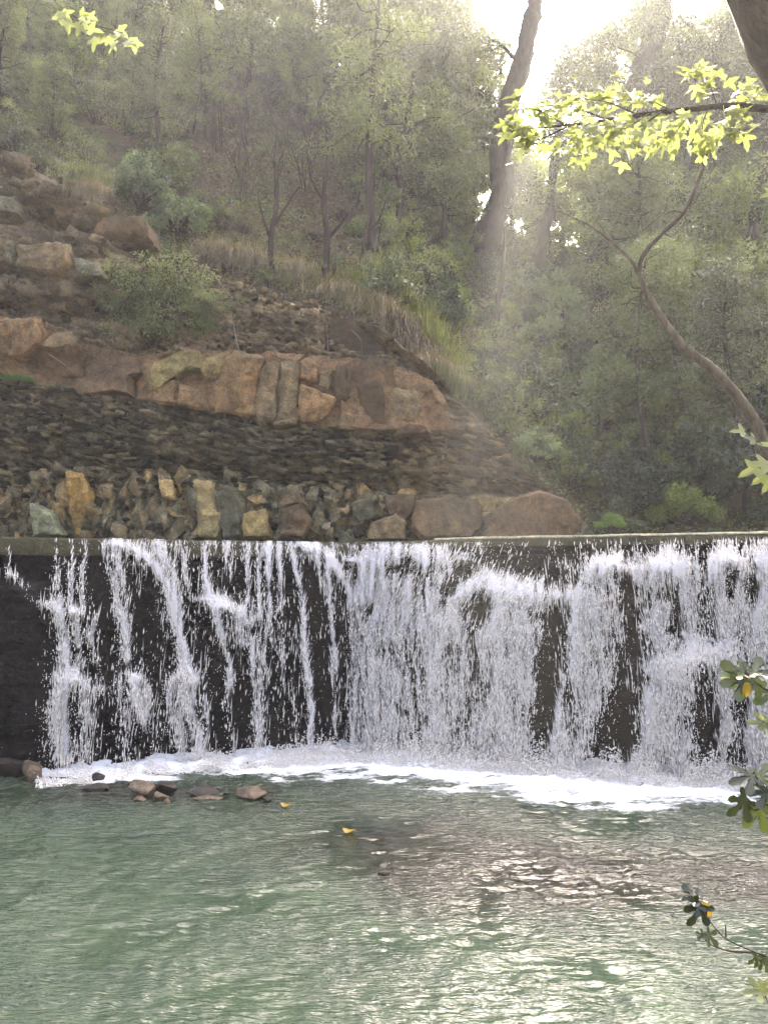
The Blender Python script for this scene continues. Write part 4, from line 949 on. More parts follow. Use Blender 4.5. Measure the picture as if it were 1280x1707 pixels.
# ------------------------------------------------------------------ trees whose trunks the photo shows
def trunk_tree(path, rpx, label, name='tree', base_hit=None, Y=None, limbs=(), crown=None, mat='bark', group=None, sides=10, bend=0.0, bump=.35, rend=.6):
    b = hit(*path[0]) if Y is None else P(path[0][0], path[0][1], Y)
    Y0 = b.y; pts = [P(a, c, Y0 + bend * i / (len(path) - 1)) for i, (a, c) in enumerate(path)]
    root = empty(name, tuple(b), label, 'tree', group); k = Y0 / FPX
    down = [pts[0] + Vector((-.05, 0, -.6))]
    mb = MB(); mb.tube([tuple(p) for p in down + pts], rpx * k * 1.15, rpx * k * rend, sides, 8, bump)
    child(mb.mesh('trunk', M[mat]), 'trunk', root)
    for lp, lr in limbs:
        m = MB(); m.tube([tuple(P(a, c, Y0 + bend * .5 - .05 * j)) for j, (a, c) in enumerate(lp)], lr * k, lr * k * .35, 6, 6, .25)
        child(m.mesh('limb', M[mat]), 'limb', root)
    if crown:
        cs = []; r = np.random.default_rng(int(path[0][0])); m = MB()
        for (a, c, rp, n) in crown['blobs']:
            for i in range(n):
                q = r.normal(0, 1, 3); q /= np.linalg.norm(q); q *= r.random() ** .4
                pt = P(a, c, Y0 + bend * .6); pt = np.array(pt) + q * rp * k * np.array([1, .8, .75])
                if blocks_gap(pt[0], pt[1], pt[2], .3) or near_lane(pt[0], pt[1], pt[2], .3): continue
                cs.append(pt)
        if cs:
            V, F, a_ = leaf_cloud(cs, crown.get('n', 60) * 2, crown.get('r', .55), *crown.get('leaf', (.17, .08)), r, droop=.25)
            child(mesh_np('crown', V, F, M[crown['mat']], False, attrs={'var': a_}), 'crown', root)
    return root
trunk_tree([(792, 438), (818, 385), (840, 320), (832, 262), (846, 190), (868, 110), (886, 30), (902, -60), (915, -160)], 21, 'tall pine with a thick dark S curved trunk left of the sun glare', bend=1.2, rend=.62,
           limbs=[([(836, 250), (800, 225), (770, 215)], 4), ([(868, 110), (840, 80), (810, 60)], 4)], crown=dict(mat='leaf_mid', blobs=[(760, 130, 75, 26), (700, 70, 70, 20), (745, 250, 60, 18), (690, 190, 60, 16)], n=90))
trunk_tree([(1010, 520), (1030, 420), (1045, 320), (1052, 220), (1068, 130), (1092, 50), (1112, -40), (1130, -120)], 17, 'tall pine with a broad pale hazy trunk right of the sun glare', bend=2.0, rend=1.1,
           limbs=[([(1050, 240), (1085, 190), (1120, 170)], 4)], crown=dict(mat='leaf_grey', blobs=[(1180, 60, 90, 22), (1130, 140, 70, 16), (1060, 20, 40, 8), (1240, 130, 80, 18), (985, 130, 60, 18), (1010, 60, 35, 10), (940, 150, 50, 20), (960, 220, 60, 16), (940, 290, 60, 14), (965, 95, 45, 16)], n=80))
trunk_tree([(535, 215), (542, 160), (556, 112), (574, 70), (588, 20), (600, -40)], 9, 'dark forked tree leaning right near the top middle', limbs=[([(552, 118), (590, 105), (610, 95)], 4), ([(560, 100), (545, 60), (555, 30)], 3)], crown=dict(mat='leaf_grey', blobs=[(600, 40, 60, 14), (520, 60, 50, 8)], n=60))
trunk_tree([(352, 235), (348, 160), (344, 80), (346, 0), (342, -60)], 10, 'straight hazy grey trunk in the top left woods', crown=dict(mat='leaf_grey', blobs=[(330, 20, 70, 14), (400, 60, 60, 12)], n=60))
trunk_tree([(888, 505), (902, 420), (918, 330), (925, 250), (935, 180)], 9, 'slim dark trunk between the S curved pine and the pale pine', crown=dict(mat='leaf_mid', blobs=[(935, 240, 60, 14), (900, 330, 45, 10), (960, 150, 45, 8)], n=60))
trunk_tree([(978, 610), (988, 560), (998, 500), (1006, 430), (1000, 360)], 13, 'stout reddish trunk rising behind the pale green bush', limbs=[([(996, 510), (1015, 480), (1030, 450)], 5)], crown=dict(mat='leaf_grey', blobs=[(1010, 380, 60, 14)], n=60))
trunk_tree([(1222, 640), (1238, 560), (1247, 480), (1252, 400), (1266, 320), (1275, 240)], 12, 'dark straight trunk at the right edge behind the leaning limb', limbs=[([(1247, 500), (1215, 480), (1190, 475)], 4), ([(1250, 420), (1285, 370), (1300, 330)], 5)], crown=dict(mat='leaf_mid', blobs=[(1250, 330, 80, 20), (1200, 420, 50, 10)], n=70))
trunk_tree([(1108, 560), (1122, 470), (1130, 400), (1140, 320), (1146, 250)], 8, 'thin grey trunk standing between the leaning limb and the right edge trunk', crown=dict(mat='leaf_mid', blobs=[(1140, 320, 60, 14), (1100, 420, 50, 10)], n=60))
trunk_tree([(690, 230), (692, 140), (686, 60), (694, 0), (700, -60)], 8, 'slim hazy trunk left of the S curved pine near the top', crown=dict(mat='leaf_grey', blobs=[(670, 20, 50, 8), (720, 30, 40, 5)], n=50))
trunk_tree([(655, 400), (668, 330), (664, 260), (680, 190), (690, 120)], 6, 'thin bare branched trunk in the grey green thicket', limbs=[([(666, 290), (640, 250), (615, 240)], 3), ([(672, 230), (705, 200), (735, 195)], 3)], crown=dict(mat='leaf_grey', blobs=[(660, 180, 60, 12)], n=60))
trunk_tree([(455, 470), (452, 400), (462, 330), (458, 270)], 5, 'thin upright sapling in the brown leaf litter', limbs=[([(452, 400), (435, 350), (430, 320)], 2.5), ([(455, 380), (480, 340), (500, 310)], 2.5)])
trunk_tree([(540, 470), (546, 400), (540, 330), (548, 260)], 6, 'dark slender trunk in the middle of the brown slope', limbs=[([(545, 400), (590, 350), (600, 320)], 3), ([(542, 340), (520, 300), (516, 280)], 2.5)])
trunk_tree([(600, 470), (608, 400), (620, 350), (622, 290)], 5, 'crooked sapling left of the grassy slope', limbs=[([(610, 390), (630, 370), (645, 330)], 2.5)])
trunk_tree([(823, 600), (828, 520), (838, 450), (842, 380)], 5, 'thin sapling rising from the shrubs left of the pale bush')
trunk_tree([(1040, 400), (1042, 340), (1050, 280), (1048, 230)], 7, 'short dark trunk seen under the plane branch', crown=dict(mat='leaf_grey', blobs=[(1010, 260, 50, 10)], n=60))

# ------------------------------------------------------------------ shrubs the photo singles out
def S(kind, seed, mat, px, py, wpx, label, scz=1.0, Y=None, dz=0.0, rz=None, group=None):
    b = hit(px, py) if Y is None else P(px, py, Y)
    ref = {'round': 2.3, 'sparse': 2.3, 'hang': 1.8, 'tuft': 1.0, 'tuft_hang': 1.2, 'bare': 1.8, 'tree': 4.0, 'airy': 4.5}[kind]
    sc = wpx / FPX * b.y / ref
    return plant(kind, seed, mat, (b.x, b.y, b.z + dz), sc, label, group, rz=rz, scz=scz)
S('round', 1, 'leaf_pale', 232, 350, 150, 'round blue green shrub above the overhanging slab', 1.1)
S('round', 2, 'leaf_pale', 300, 395, 130, 'round pale green shrub right of the blue green one')
S('round', 3, 'leaf_pale', 300, 290, 80, 'small pale leafy shrub on the slope above the two round shrubs')
S('sparse', 4, 'leaf_grey', 365, 375, 90, 'low grey green shrub with white specks right of the pale round shrub', .8)
S('sparse', 5, 'leaf_grey', 190, 320, 80, 'thin leafy shrub above the grass tuft on the left cliff')
def on_cliff(px, py):
    w = P(px, py, 17.4)
    for _ in range(3): w = P(px, py, float(cliff_surf(w.x, w.z)[0]))
    return w
def SC(kind, seed, mat, px, py, wpx, label, scz=1.0, rz=0.0, group=None):
    w = on_cliff(px, py); return S(kind, seed, mat, px, py, wpx, label, scz, Y=w.y - .05, rz=rz, group=group)
SC('hang', 6, 'leaf_grey', 285, 450, 165, 'big twiggy shrub hanging over the cliff face above the mossy block', .85)
SC('hang', 7, 'leaf_grey', 225, 480, 95, 'thin trailing shrub left of the big hanging one', .8)
SC('hang', 8, 'leaf_grey', 345, 500, 85, 'sparse trailing plant at the right side of the big hanging shrub', .8)
SC('hang', 6, 'leaf_dry', 60, 395, 80, 'dry trailing plant hanging from the left ledges', .8)
SC('hang', 7, 'leaf_dry', 130, 420, 60, 'dry wisps trailing over the tan ledge', .8)
SC('round', 2, 'leaf_bright', 30, 640, 62, 'small bright green fern like plant at the left end of the block band', .5)
SC('tuft_hang', 9, 'grass', 140, 300, 85, 'bright green grass tuft drooping over the left cliff edge', 1.3)
SC('tuft_hang', 9, 'grass_dry', 152, 320, 65, 'pale dry grass hanging below the bright tuft', 1.3)
S('round', 10, 'leaf_pale', 925, 600, 185, 'large pale green bush in front of the reddish trunk', 1.1)
S('round', 1, 'leaf_grey', 885, 650, 130, 'grey green bush low left of the large pale bush')
S('round', 2, 'leaf_mid', 1060, 720, 210, 'large round olive bush right of the pale bush', 1.1)
S('round', 3, 'leaf_mid', 1140, 660, 150, 'yellowish green bush under the leaning limb')
S('sparse', 4, 'leaf_bright', 935, 655, 70, 'small patch of vivid green leaves in front of the pale bush', .8)
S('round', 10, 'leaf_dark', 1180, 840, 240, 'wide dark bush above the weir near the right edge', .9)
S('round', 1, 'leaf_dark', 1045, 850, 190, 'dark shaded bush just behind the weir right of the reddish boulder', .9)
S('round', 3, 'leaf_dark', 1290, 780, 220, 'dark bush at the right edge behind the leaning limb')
S('round', 2, 'leaf_mid', 935, 760, 140, 'drooping bush over the end of the cliff')
S('sparse', 5, 'leaf_mid', 850, 700, 110, 'low leafy shrub on the soil slope right of the hanging grass')
S('round', 10, 'leaf_bright', 1015, 882, 56, 'small fresh green plant growing at the water edge behind the weir', .8, Y=16.6)
S('round', 2, 'leaf_pale', 1010, 640, 120, 'pale bush between the large pale one and the large olive one')
S('round', 10, 'leaf_pale', 905, 520, 130, 'tall pale bush at the top left of the thicket by the reddish trunk')
S('round', 1, 'leaf_pale', 1120, 600, 140, 'pale yellowish bush tucked under the middle of the leaning limb')
S('round', 3, 'leaf_mid', 860, 560, 110, 'mid green bush left of the reddish trunk')
S('round', 1, 'leaf_mid', 1110, 760, 150, 'olive bush just above the wide dark bush')
S('round', 10, 'leaf_grey', 975, 540, 110, 'grey green bush at the top of the thicket under the leaning limb')
S('round', 2, 'leaf_mid', 1230, 700, 130, 'mid green bush behind the lower end of the leaning limb')
for q_ in [('sparse', 4, 'leaf_mid', 790, 655, 95, 'leafy shrub directly below the lower end of the grassy lip'), ('round', 2, 'leaf_mid', 835, 730, 90, 'rounded green bush on the bare soil edge of the cliff'), ('round', 3, 'leaf_pale', 890, 770, 100, 'pale leafy bush near the foot of the soil edge'), ('round', 1, 'leaf_mid', 945, 815, 110, 'green bush hanging just above the long reddish boulder'), ('sparse', 5, 'leaf_grey', 860, 800, 70, 'thin shrub growing from soil above the boulders'), ('round', 10, 'leaf_pale', 1000, 720, 170, 'big light green bush in the middle of the thicket'), ('round', 2, 'leaf_pale', 1100, 690, 150, 'light green bush between the olive bush and the leaning limb'), ('round', 3, 'leaf_mid', 1060, 790, 150, 'green bush low in the thicket above the fresh green plant'), ('round', 1, 'leaf_mid', 1160, 760, 150, 'green bush right of the olive bush in the low thicket')]: S(*q_)
S('tuft', 11, 'grass', 990, 835, 40, 'upright clump of grass at the end of the reddish boulder', 1.6)
for px, py, w, m, lab in [(625, 480, 90, 'grass', 'sunny grass at the upper end of the grassy lip'), (672, 522, 85, 'grass', 'yellow green grass just below the thick sunny grass'), (710, 568, 85, 'grass', 'lush grass between the halfway clump and the lower bend'), (655, 500, 90, 'grass', 'thick sunny grass at the top of the cliff lip'), (690, 545, 90, 'grass', 'sunny grass halfway down the grassy lip'), (725, 590, 90, 'grass', 'bright grass at the lower bend of the lip'), (752, 628, 80, 'grass', 'grass clump at the lower end of the grassy lip')]:
    S('tuft', 11, m, px, py, w * 1.15, lab, 1.2, group='grass along the cliff lip')
for px, py, w, m, lab in [(560, 492, 90, 'grass_dry', 'dry grass hanging at the left end of the lip'), (610, 512, 90, 'grass_dry', 'dry grass hanging over the dark root mass'), (655, 548, 85, 'leaf_dry', 'dark reddish roots and dead grass under the sunny grass'), (690, 590, 85, 'leaf_dry', 'dark dead grass hanging at the middle of the lip'), (725, 625, 85, 'grass_dry', 'pale straw hanging at the lower bend of the lip'), (752, 645, 80, 'grass_dry', 'pale straw curtain at the lower end of the lip'), (640, 535, 90, 'grass_dry', 'straw hanging between the dry grass and the dark roots'), (672, 572, 85, 'leaf_dry', 'dark roots and dead stems hanging in the lip shadow'), (708, 612, 85, 'grass_dry', 'pale straw draped over the dark dead grass'), (738, 640, 85, 'grass', 'green blades drooping over the pale straw'), (410, 440, 110, 'grass_dry', 'tawny grass fringe at the left part of the cliff top'), (480, 462, 110, 'grass_dry', 'tawny grass fringe in the middle of the cliff top'), (350, 425, 90, 'grass_dry', 'tawny grass fringe right of the pale round shrub')]:
    S('tuft_hang', 9, m, px, py, w, lab, 1.3, rz=random.uniform(-.5, .5), group='grass along the cliff lip')

# ------------------------------------------------------------------ the rest of the wooded slope
rr = random.Random(21); spots = []
def zone(px, py):
    if px < 340: return 'L'
    if px < 610: return 'M' if py > 210 else 'LT'
    if px < 850: return 'C' if py < 430 else 'D'
    return 'R' if py < 600 else 'RB'
tries = 0
while tries < 9000 and len(spots) < 290:
    tries += 1
    x = rr.uniform(-17, 20); d = rr.uniform(.3, 26) ; zt0 = float(ztop(x)); y = float(cliff_y(x) + lean(x, zt0)) + .35 + d
    z = float(hill_h(x, y)); a, b = proj(x, y, z)
    if a < -160 or a > 1440 or b < -60: continue
    zn = zone(a, b)
    sp = {'L': 1.15, 'LT': 1.3, 'M': 1.25, 'C': 1.2, 'D': 1.0, 'R': 1.35, 'RB': 1.0}[zn]
    if any((x - q[0]) ** 2 + (y - q[1]) ** 2 < sp * sp for q in spots): continue
    if 560 < a < 790 and 470 < b < 660 and (b - 470) > (a - 560) * .55: continue       # the grassy lip stays open
    if 175 < a < 370 and 250 < b < 470 and rr.random() < .8: continue
    if 840 < a < 1190 and 540 < b < 860 and rr.random() < .6: continue
    spots.append((x, y)); g = rr.random(); sc = rr.uniform(.6, 1.15)
    if zn == 'M':
        if g < .45: plant('bare', rr.choice([31, 32, 33]), 'leaf_dry', (x, y, z - .05), sc * 1.0, where(x, y, z, sc, 'bare sapling', 'leaf_dry'), 'shrubs on the wooded slope')
        else: mm = rr.choice(['leaf_dry', 'leaf_grey', 'leaf_mid']); plant('sparse', rr.choice([4, 5]), mm, (x, y, z - .05), sc * .65, where(x, y, z, sc, 'open shrub', mm), 'shrubs on the wooded slope')
    else:
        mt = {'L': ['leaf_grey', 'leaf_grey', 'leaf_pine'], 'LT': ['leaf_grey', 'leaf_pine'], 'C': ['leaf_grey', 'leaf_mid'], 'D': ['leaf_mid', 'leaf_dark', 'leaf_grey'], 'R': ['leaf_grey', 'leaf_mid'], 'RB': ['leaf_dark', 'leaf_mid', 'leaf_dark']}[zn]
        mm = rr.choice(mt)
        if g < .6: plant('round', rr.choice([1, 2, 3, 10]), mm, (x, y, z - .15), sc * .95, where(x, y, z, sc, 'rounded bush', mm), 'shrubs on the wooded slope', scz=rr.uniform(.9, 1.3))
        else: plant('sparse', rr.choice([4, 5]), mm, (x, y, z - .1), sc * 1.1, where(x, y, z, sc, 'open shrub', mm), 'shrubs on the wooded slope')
ts = []; tries = 0
while tries < 9000 and len(ts) < 190:
    tries += 1
    x = rr.uniform(-19, 24); d = rr.uniform(2, 38) if x < 7 else rr.uniform(2, 30); zt0 = float(ztop(x)); y = float(cliff_y(x) + lean(x, zt0)) + .35 + d
    z = float(hill_h(x, y)); a, b = proj(x, y, z)
    if a < -260 or a > 1540: continue
    zn = zone(a, b)
    if zn == 'D' or (zn == 'M' and b > 180) or (zn == 'RB' and rr.random() < .85): continue
    if any((x - q[0]) ** 2 + (y - q[1]) ** 2 < (1.8 if a > 600 else 2.4) ** 2 for q in ts): continue
    k = 'airy' if rr.random() < .45 else 'tree'; sc = rr.uniform(.65, 1.1) * (1.35 if d > 14 else 1)
    if zn in ('L', 'LT', 'M') and b > 60: sc *= .6
    H = (9.5 if k == 'airy' else 7.0) * sc
    if any(blocks_gap(x, y, z + H * t, w * sc) for t, w in ((.35, 1.2), (.5, 1.7), (.7, 1.4), (.9, 1.0), (1.0, .5))): continue
    if any(near_lane(x, y, z + H * t, 1.7 * sc) for t in (.3, .45, .6, .75, .9)): continue
    ca, cb = proj(x, y, z + H * .65)
    if y < 34 and abs(ca - 835) < 30 + 1.5 * sc * FPX / y and 90 < cb < 480: continue
    if y < 30 and abs(ca - 1050) < 15 + 1.2 * sc * FPX / y and 60 < cb < 350: continue
    if 130 < ca < 640 and 150 < cb < 480 and rr.random() < .85: continue
    ts.append((x, y))
    mm = rr.choice(['leaf_grey', 'leaf_mid'] if k == 'tree' else ['leaf_pine', 'leaf_grey'])
    plant(k, rr.choice([41, 42, 43] if k == 'tree' else [51, 52]), mm, (x, y, z - .2), sc, where(x, y, z, sc, 'leafy tree' if k == 'tree' else 'thin tree', mm), 'trees on the wooded slope')

for i, (a, b, k, sc, mm) in enumerate([(1090, 430, 'airy', 1.35, 'leaf_grey'), (1190, 420, 'tree', 1.9, 'leaf_grey'), (1270, 440, 'airy', 1.5, 'leaf_pine'), (1340, 430, 'tree', 1.8, 'leaf_mid'), (1130, 440, 'tree', 1.5, 'leaf_grey'), (1390, 480, 'airy', 1.4, 'leaf_grey'), (1045, 470, 'airy', 1.0, 'leaf_pine'), (700, 330, 'tree', 1.3, 'leaf_grey'), (600, 240, 'tree', 1.2, 'leaf_grey'), (770, 380, 'tree', 1.0, 'leaf_mid')]):
    w = hit(a, b); H = (9.5 if k == 'airy' else 7.0) * sc
    plant(k, [41, 42, 43][i % 3] if k == 'tree' else [51, 52][i % 2], mm, (w.x, w.y, w.z - .3), sc, where(w.x, w.y, w.z, sc, 'broad tree' if k == 'tree' else 'lanky tree', mm), 'trees on the wooded slope')

# leaf litter, ground ivy and grass that cover the slope
def cover(n, inside, L, W, mat, name, label, seed, up=2.0, lift=.12, kindg=False):
    r = np.random.default_rng(seed); x = r.uniform(-18, 21, n); z0 = ztop(x); d = r.uniform(0, 1, n) ** 1.3 * 24; y = cliff_y(x) + lean(x, z0) + .30 + d
    z = hill_h(x, y); a, b = proj(x, y, z); ok = (r.random(n) < inside(a, b, x, y)) & (a > -120) & (a < 1400) & (b > -80); x, y, z = x[ok], y[ok], z[ok]; k = len(x)
    c = np.stack([x, y, z + r.random(k) * lift], 1); dd = r.normal(0, 1, (k, 3)); dd[:, 2] *= .5
    if kindg: dd[:, 2] = np.abs(dd[:, 2]) + 1.5; dd[:, 0] += .6; dd[:, 1] -= .3
    dd /= np.linalg.norm(dd, axis=1)[:, None]
    V, F = quads(c, dd, r.uniform(L * .6, L * 1.3, k), r.uniform(W * .6, W * 1.3, k), r, up)
    o = link(mesh_np(name, V, F, M[mat], False, attrs={'var': np.repeat(r.random(k), 4)}), name); tag(o, label, None, kind='stuff')
pt = lambda x, y, s, sd: .5 + .5 * vn(x * s, y * s, 0, sd)
cover(120000, lambda a, b, x, y: .25 + .75 * ss(330, 380, a) * ss(640, 600, a), .11, .06, 'leaf_dry', 'leaf_litter', 'brown leaf litter lying on the slope', 61)
cover(150000, lambda a, b, x, y: (ss(.40, .6, pt(x, y, .8, 71))) * (.6 + .4 * ss(600, 680, a)), .10, .06, 'leaf_mid', 'ground_ivy', 'low green ground cover on the slope', 62, 1.5, .3)
cover(80000, lambda a, b, x, y: ss(0, 40, (a - 560) * .9 - (b - 470) + 60) * ss(60, 10, (a - 600) * .9 - (b - 470) - 60) * ss(430, 470, b) * ss(690, 660, b) + .10 * ss(.55, .8, pt(x, y, .6, 73)), .34, .016, 'grass', 'grass', 'sunlit grass growing down to the cliff lip', 63, .3, .05, True)

# roots hanging down the cliff
for i, (pp, w, lab) in enumerate([([(355, 455), (372, 480), (388, 500), (389, 535), (395, 570), (402, 596)], 2.2, 'long pale root hanging down to the largest orange block'), ([(152, 508), (153, 530), (165, 540), (173, 550), (168, 560)], 2.0, 'curled pale root under the left ledges'), ([(180, 535), (186, 555), (190, 575)], 1.5, 'short pale root right of the curled one'), ([(583, 530), (582, 545), (600, 565), (604, 590)], 1.6, 'thin pale root under the grassy lip'), ([(543, 520), (546, 560), (548, 600)], 1.3, 'straight thin root left of the lip roots'), ([(420, 670), (428, 690), (434, 710)], 2.0, 'short pale root below the largest orange block'), ([(80, 590), (110, 610), (140, 640), (155, 660)], 1.6, 'thin stem leaning across the smooth reddish face'), ([(455, 580), (470, 610), (472, 640)], 1.4, 'thin root over the tall tan block')]):
    pts = []
    for a, b in pp:
        w_ = on_cliff(a, b); pts.append(P(a, b, min(w_.y - .06, 17.0 if b > 560 else 99)))
    m = MB(); m.tube([tuple(p) for p in pts], w * .65 * 17 / FPX, w * .35 * 17 / FPX, 5, 6, .2)
    tag(link(m.mesh('root', M['root']), 'hanging_root'), lab, 'root', 'roots hanging from the cliff')

# ------------------------------------------------------------------ near branches
def lobed(kind, r, size):
    """outline of a lobed leaf: fan around the middle of the blade; returns verts (u along, v across, w up)"""
    out = []
    if kind == 'plane':
        lob = [(-125, .45), (-68, .80), (0, 1.0), (68, .80), (125, .45)]; notch = .38; wd = 15
    else:
        lob = [(-112, .60), (-52, .92), (0, 1.05), (52, .92), (112, .60)]; notch = .36; wd = 13
    if kind == 'oval': 
        for i in range(12):
            t = 2 * math.pi * i / 12; out.append((.5 + .55 * math.cos(t), .36 * math.sin(t)))
    else:
        out.append((-.02, 0.0))
        for i, (an, l) in enumerate(lob):
            l *= r.uniform(.85, 1.1)
            for q, f in (((-wd, .72), (-wd * .35, .88), (0, 1.0), (wd * .35, .88), (wd, .72)) if kind == 'plane' else ((-wd, .55), (-wd * 1.25, .80), (-wd * .6, .98), (0, 1.04), (wd * .6, .98), (wd * 1.25, .80), (wd, .55))):
                t = R(an + q); out.append((.12 + l * f * math.cos(t), l * f * math.sin(t)))
            if i < 4:
                t = R((an + lob[i + 1][0]) / 2); out.append((.12 + notch * math.cos(t), notch * math.sin(t)))
    return np.array(out) * size
def sprig_leaves(items, kind, mat, name, parent, seed):
    """items: (point, direction, normal, size)"""
    r = np.random.default_rng(seed); VV, FF, AA, n = [], [], [], 0
    for (p, d, nn, sz) in items:
        d = np.array(d, float); d /= np.linalg.norm(d); nn = np.array(nn, float); s_ = np.cross(nn, d); s_ /= np.linalg.norm(s_) + 1e-9; nn = np.cross(d, s_)
        o = lobed(kind, r, sz); c = np.array([.18 * sz, 0.0]) if kind != 'oval' else np.array([.5 * sz, 0])
        allp = np.vstack([c, o]); cur = -(allp[:, 0] ** 2) / sz * .25 + np.abs(allp[:, 1]) * r.uniform(-.1, .35) + r.normal(0, .015 * sz, len(allp))
        V = np.array(p)[None] + allp[:, :1] * d + allp[:, 1:] * s_ + cur[:, None] * nn
        k = len(o); F = np.stack([np.zeros(k, int), 1 + np.arange(k), 1 + (np.arange(k) + 1) % k], 1) + n
        VV.append(V); FF.append(F); AA.append(np.full(k + 1, r.random())); n += k + 1
    me = mesh_np(name, np.concatenate(VV), np.concatenate(FF), M[mat], False, attrs={'var': np.concatenate(AA)})
    return child(me, name, parent)
# big leaning plane tree at the top right corner, rooted on the bank outside the frame
YT = 4.2
tb = Vector((4.6, YT + .3, .6))
pt_root = empty('plane_tree', tuple(tb), 'thick dark plane tree trunk crossing the top right corner above a bright leafy branch', 'tree')
m = MB(); m.tube([tuple(tb - Vector((0, 0, .5))), tuple(tb), (4.1, YT + .2, 2.4), tuple(P(1640, 520, YT)), tuple(P(1480, 215, YT)), tuple(P(1365, 45, YT)), tuple(P(1285, -80, YT)), tuple(P(1190, -260, YT))], .42, .30, 26, 18, .12)
child(m.mesh('trunk', M['bark']), 'trunk', pt_root)
YB = 5.0
br_main = [(1420, 150, 4.5), (1340, 168, 4.8), (1280, 182, 5.0), (1220, 176, 5.0), (1150, 182, 5.05), (1080, 190, 5.1), (1010, 200, 5.15), (965, 206, 5.2), (900, 212, 5.25)]
m = MB(); m.tube([tuple(P(*q)) for q in br_main], .028, .005, 8, 6, .3, rr=[.035, .03, .024, .02, .017, .014, .011, .008, .004])
child(m.mesh('branch', M['bark']), 'branch', pt_root)
r = np.random.default_rng(88); items = []; m = MB()
subs = [[(1195, 178), (1185, 150), (1170, 135), (1150, 120)], [(1120, 186), (1080, 165), (1040, 150)], [(1080, 190), (1040, 215), (1000, 225)], [(1150, 182), (1130, 215), (1100, 240)], [(1010, 200), (960, 180), (910, 175)], [(1010, 200), (980, 225), (960, 235)], [(965, 206), (920, 212), (870, 215), (845, 222)], [(940, 208), (900, 185), (865, 180)], [(1200, 180), (1230, 160), (1262, 150)], [(1230, 178), (1225, 205), (1210, 225)], [(1180, 180), (1170, 210), (1175, 245)], [(960, 205), (900, 232), (870, 240)], [(1060, 190), (1010, 170), (960, 165)], [(1100, 188), (1050, 225), (1060, 245)]]
for sp_ in subs:
    pp = [P(a, b, YB + r.uniform(-.25, .3) * (i > 0)) for i, (a, b) in enumerate(sp_)]
    m.tube([tuple(p) for p in pp], .006, .002, 5, 5)
    for i in range(int(30)):
        t = r.uniform(.25, 1.05) * (len(pp) - 1); k = min(int(t), len(pp) - 2); q = np.array(pp[k].lerp(pp[k + 1], t - k)) + r.normal(0, .05, 3)
        d = np.array(pp[-1] - pp[0]); d = d / np.linalg.norm(d) + r.normal(0, .55, 3) + [0, -.2, -.25]
        items.append((q, d, [r.normal(0, .5), -.75 + r.normal(0, .35), 1.0 + r.normal(0, .4)], r.uniform(.05, .095)))
child(m.mesh('twigs', M['twig']), 'twigs', pt_root)
sprig_leaves(items, 'plane', 'leaf_plane', 'foliage', pt_root, 89)
def sprig(name, label, cat, stems, leaves, kind, mat, rad=.005, extra=None, stem_mat='twig'):
    o0 = P(*stems[0][0]); root = empty(name, tuple(o0), label, cat)
    m = MB()
    for s_ in stems: m.tube([tuple(P(*q)) for q in s_], rad, rad * .45, 6, 6, .1)
    child(m.mesh('stem', M[stem_mat]), 'stem', root)
    its = [(tuple(P(a, b, y)), (math.cos(R(an)), -.15, math.sin(R(an))), (nx_, -1.0, nz_), sz * (.82 if kind == 'fig' else 1)) for (a, b, y, an, sz, nx_, nz_) in leaves]
    sprig_leaves(its, kind, mat, 'foliage', root, int(abs(leaves[0][0])) + 5)
    for (nm, kd, mt, lv) in (extra or []):
        sprig_leaves([(tuple(P(a, b, y)), (math.cos(R(an)), -.15, math.sin(R(an))), (nx_, -1.0, nz_), sz) for (a, b, y, an, sz, nx_, nz_) in lv], kd, mt, nm, root, 7)
    return root
# top left sprig
lv = [(100 + 115 * t + r.normal(0, 8), 22 + 45 * t + r.normal(0, 12), 4.6 + r.normal(0, .1), -60 + r.normal(0, 45), r.uniform(.055, .095), r.normal(0, .5), .7 + r.normal(0, .3)) for t in np.linspace(0, 1, 20)]
sprig('leafy_branch', 'bright yellow green sprig of lobed leaves hanging at the top left', 'branch', [[(40, -60, 4.6), (95, 5, 4.6), (140, 35, 4.6), (205, 55, 4.6)]], lv, 'plane', 'leaf_plane', .004)
# lone leaves below the plane branch
sprig('leafy_twig', 'tiny tuft of bright leaves hanging alone under the plane branch', 'branch', [[(975, 235, 5.1), (970, 255, 5.1), (966, 270, 5.1)]], [(966, 268, 5.1, -60, .07, .1, .5), (960, 266, 5.1, -150, .06, .1, .5), (968, 266, 5.1, 10, .055, 0, .4)], 'plane', 'leaf_plane', .0025)
# leaning pale limb
root = empty('leaning_tree', tuple(P(1520, 1230, 9.0)), 'thin pale mottled tree leaning in from the right edge, forked into two bare arms', 'tree')
m = MB(); m.tube([tuple(P(1520, 1260, 9.0)), tuple(P(1400, 1000, 9.0)), tuple(P(1330, 860, 9.0)), tuple(P(1282, 765, 9.0)), tuple(P(1258, 705, 9.0)), tuple(P(1228, 662, 9.0)), tuple(P(1190, 618, 9.05)), tuple(P(1140, 578, 9.1)), tuple(P(1105, 535, 9.1)), tuple(P(1078, 490, 9.1)), tuple(P(1064, 452, 9.1))], .1, .03, 12, 8, .18, rr=[.12, .10, .085, .07, .065, .06, .056, .05, .041, .035, .028])
child(m.mesh('trunk', M['bark_pale']), 'trunk', root)
m = MB(); m.tube([tuple(P(1064, 456, 9.1)), tuple(P(1072, 425, 9.1)), tuple(P(1105, 388, 9.1)), tuple(P(1138, 355, 9.1)), tuple(P(1160, 310, 9.1)), tuple(P(1176, 262, 9.1)), tuple(P(1172, 235, 9.1))], .03, .012, 8, 8, .3)
child(m.mesh('arm', M['bark']), 'limb', root)
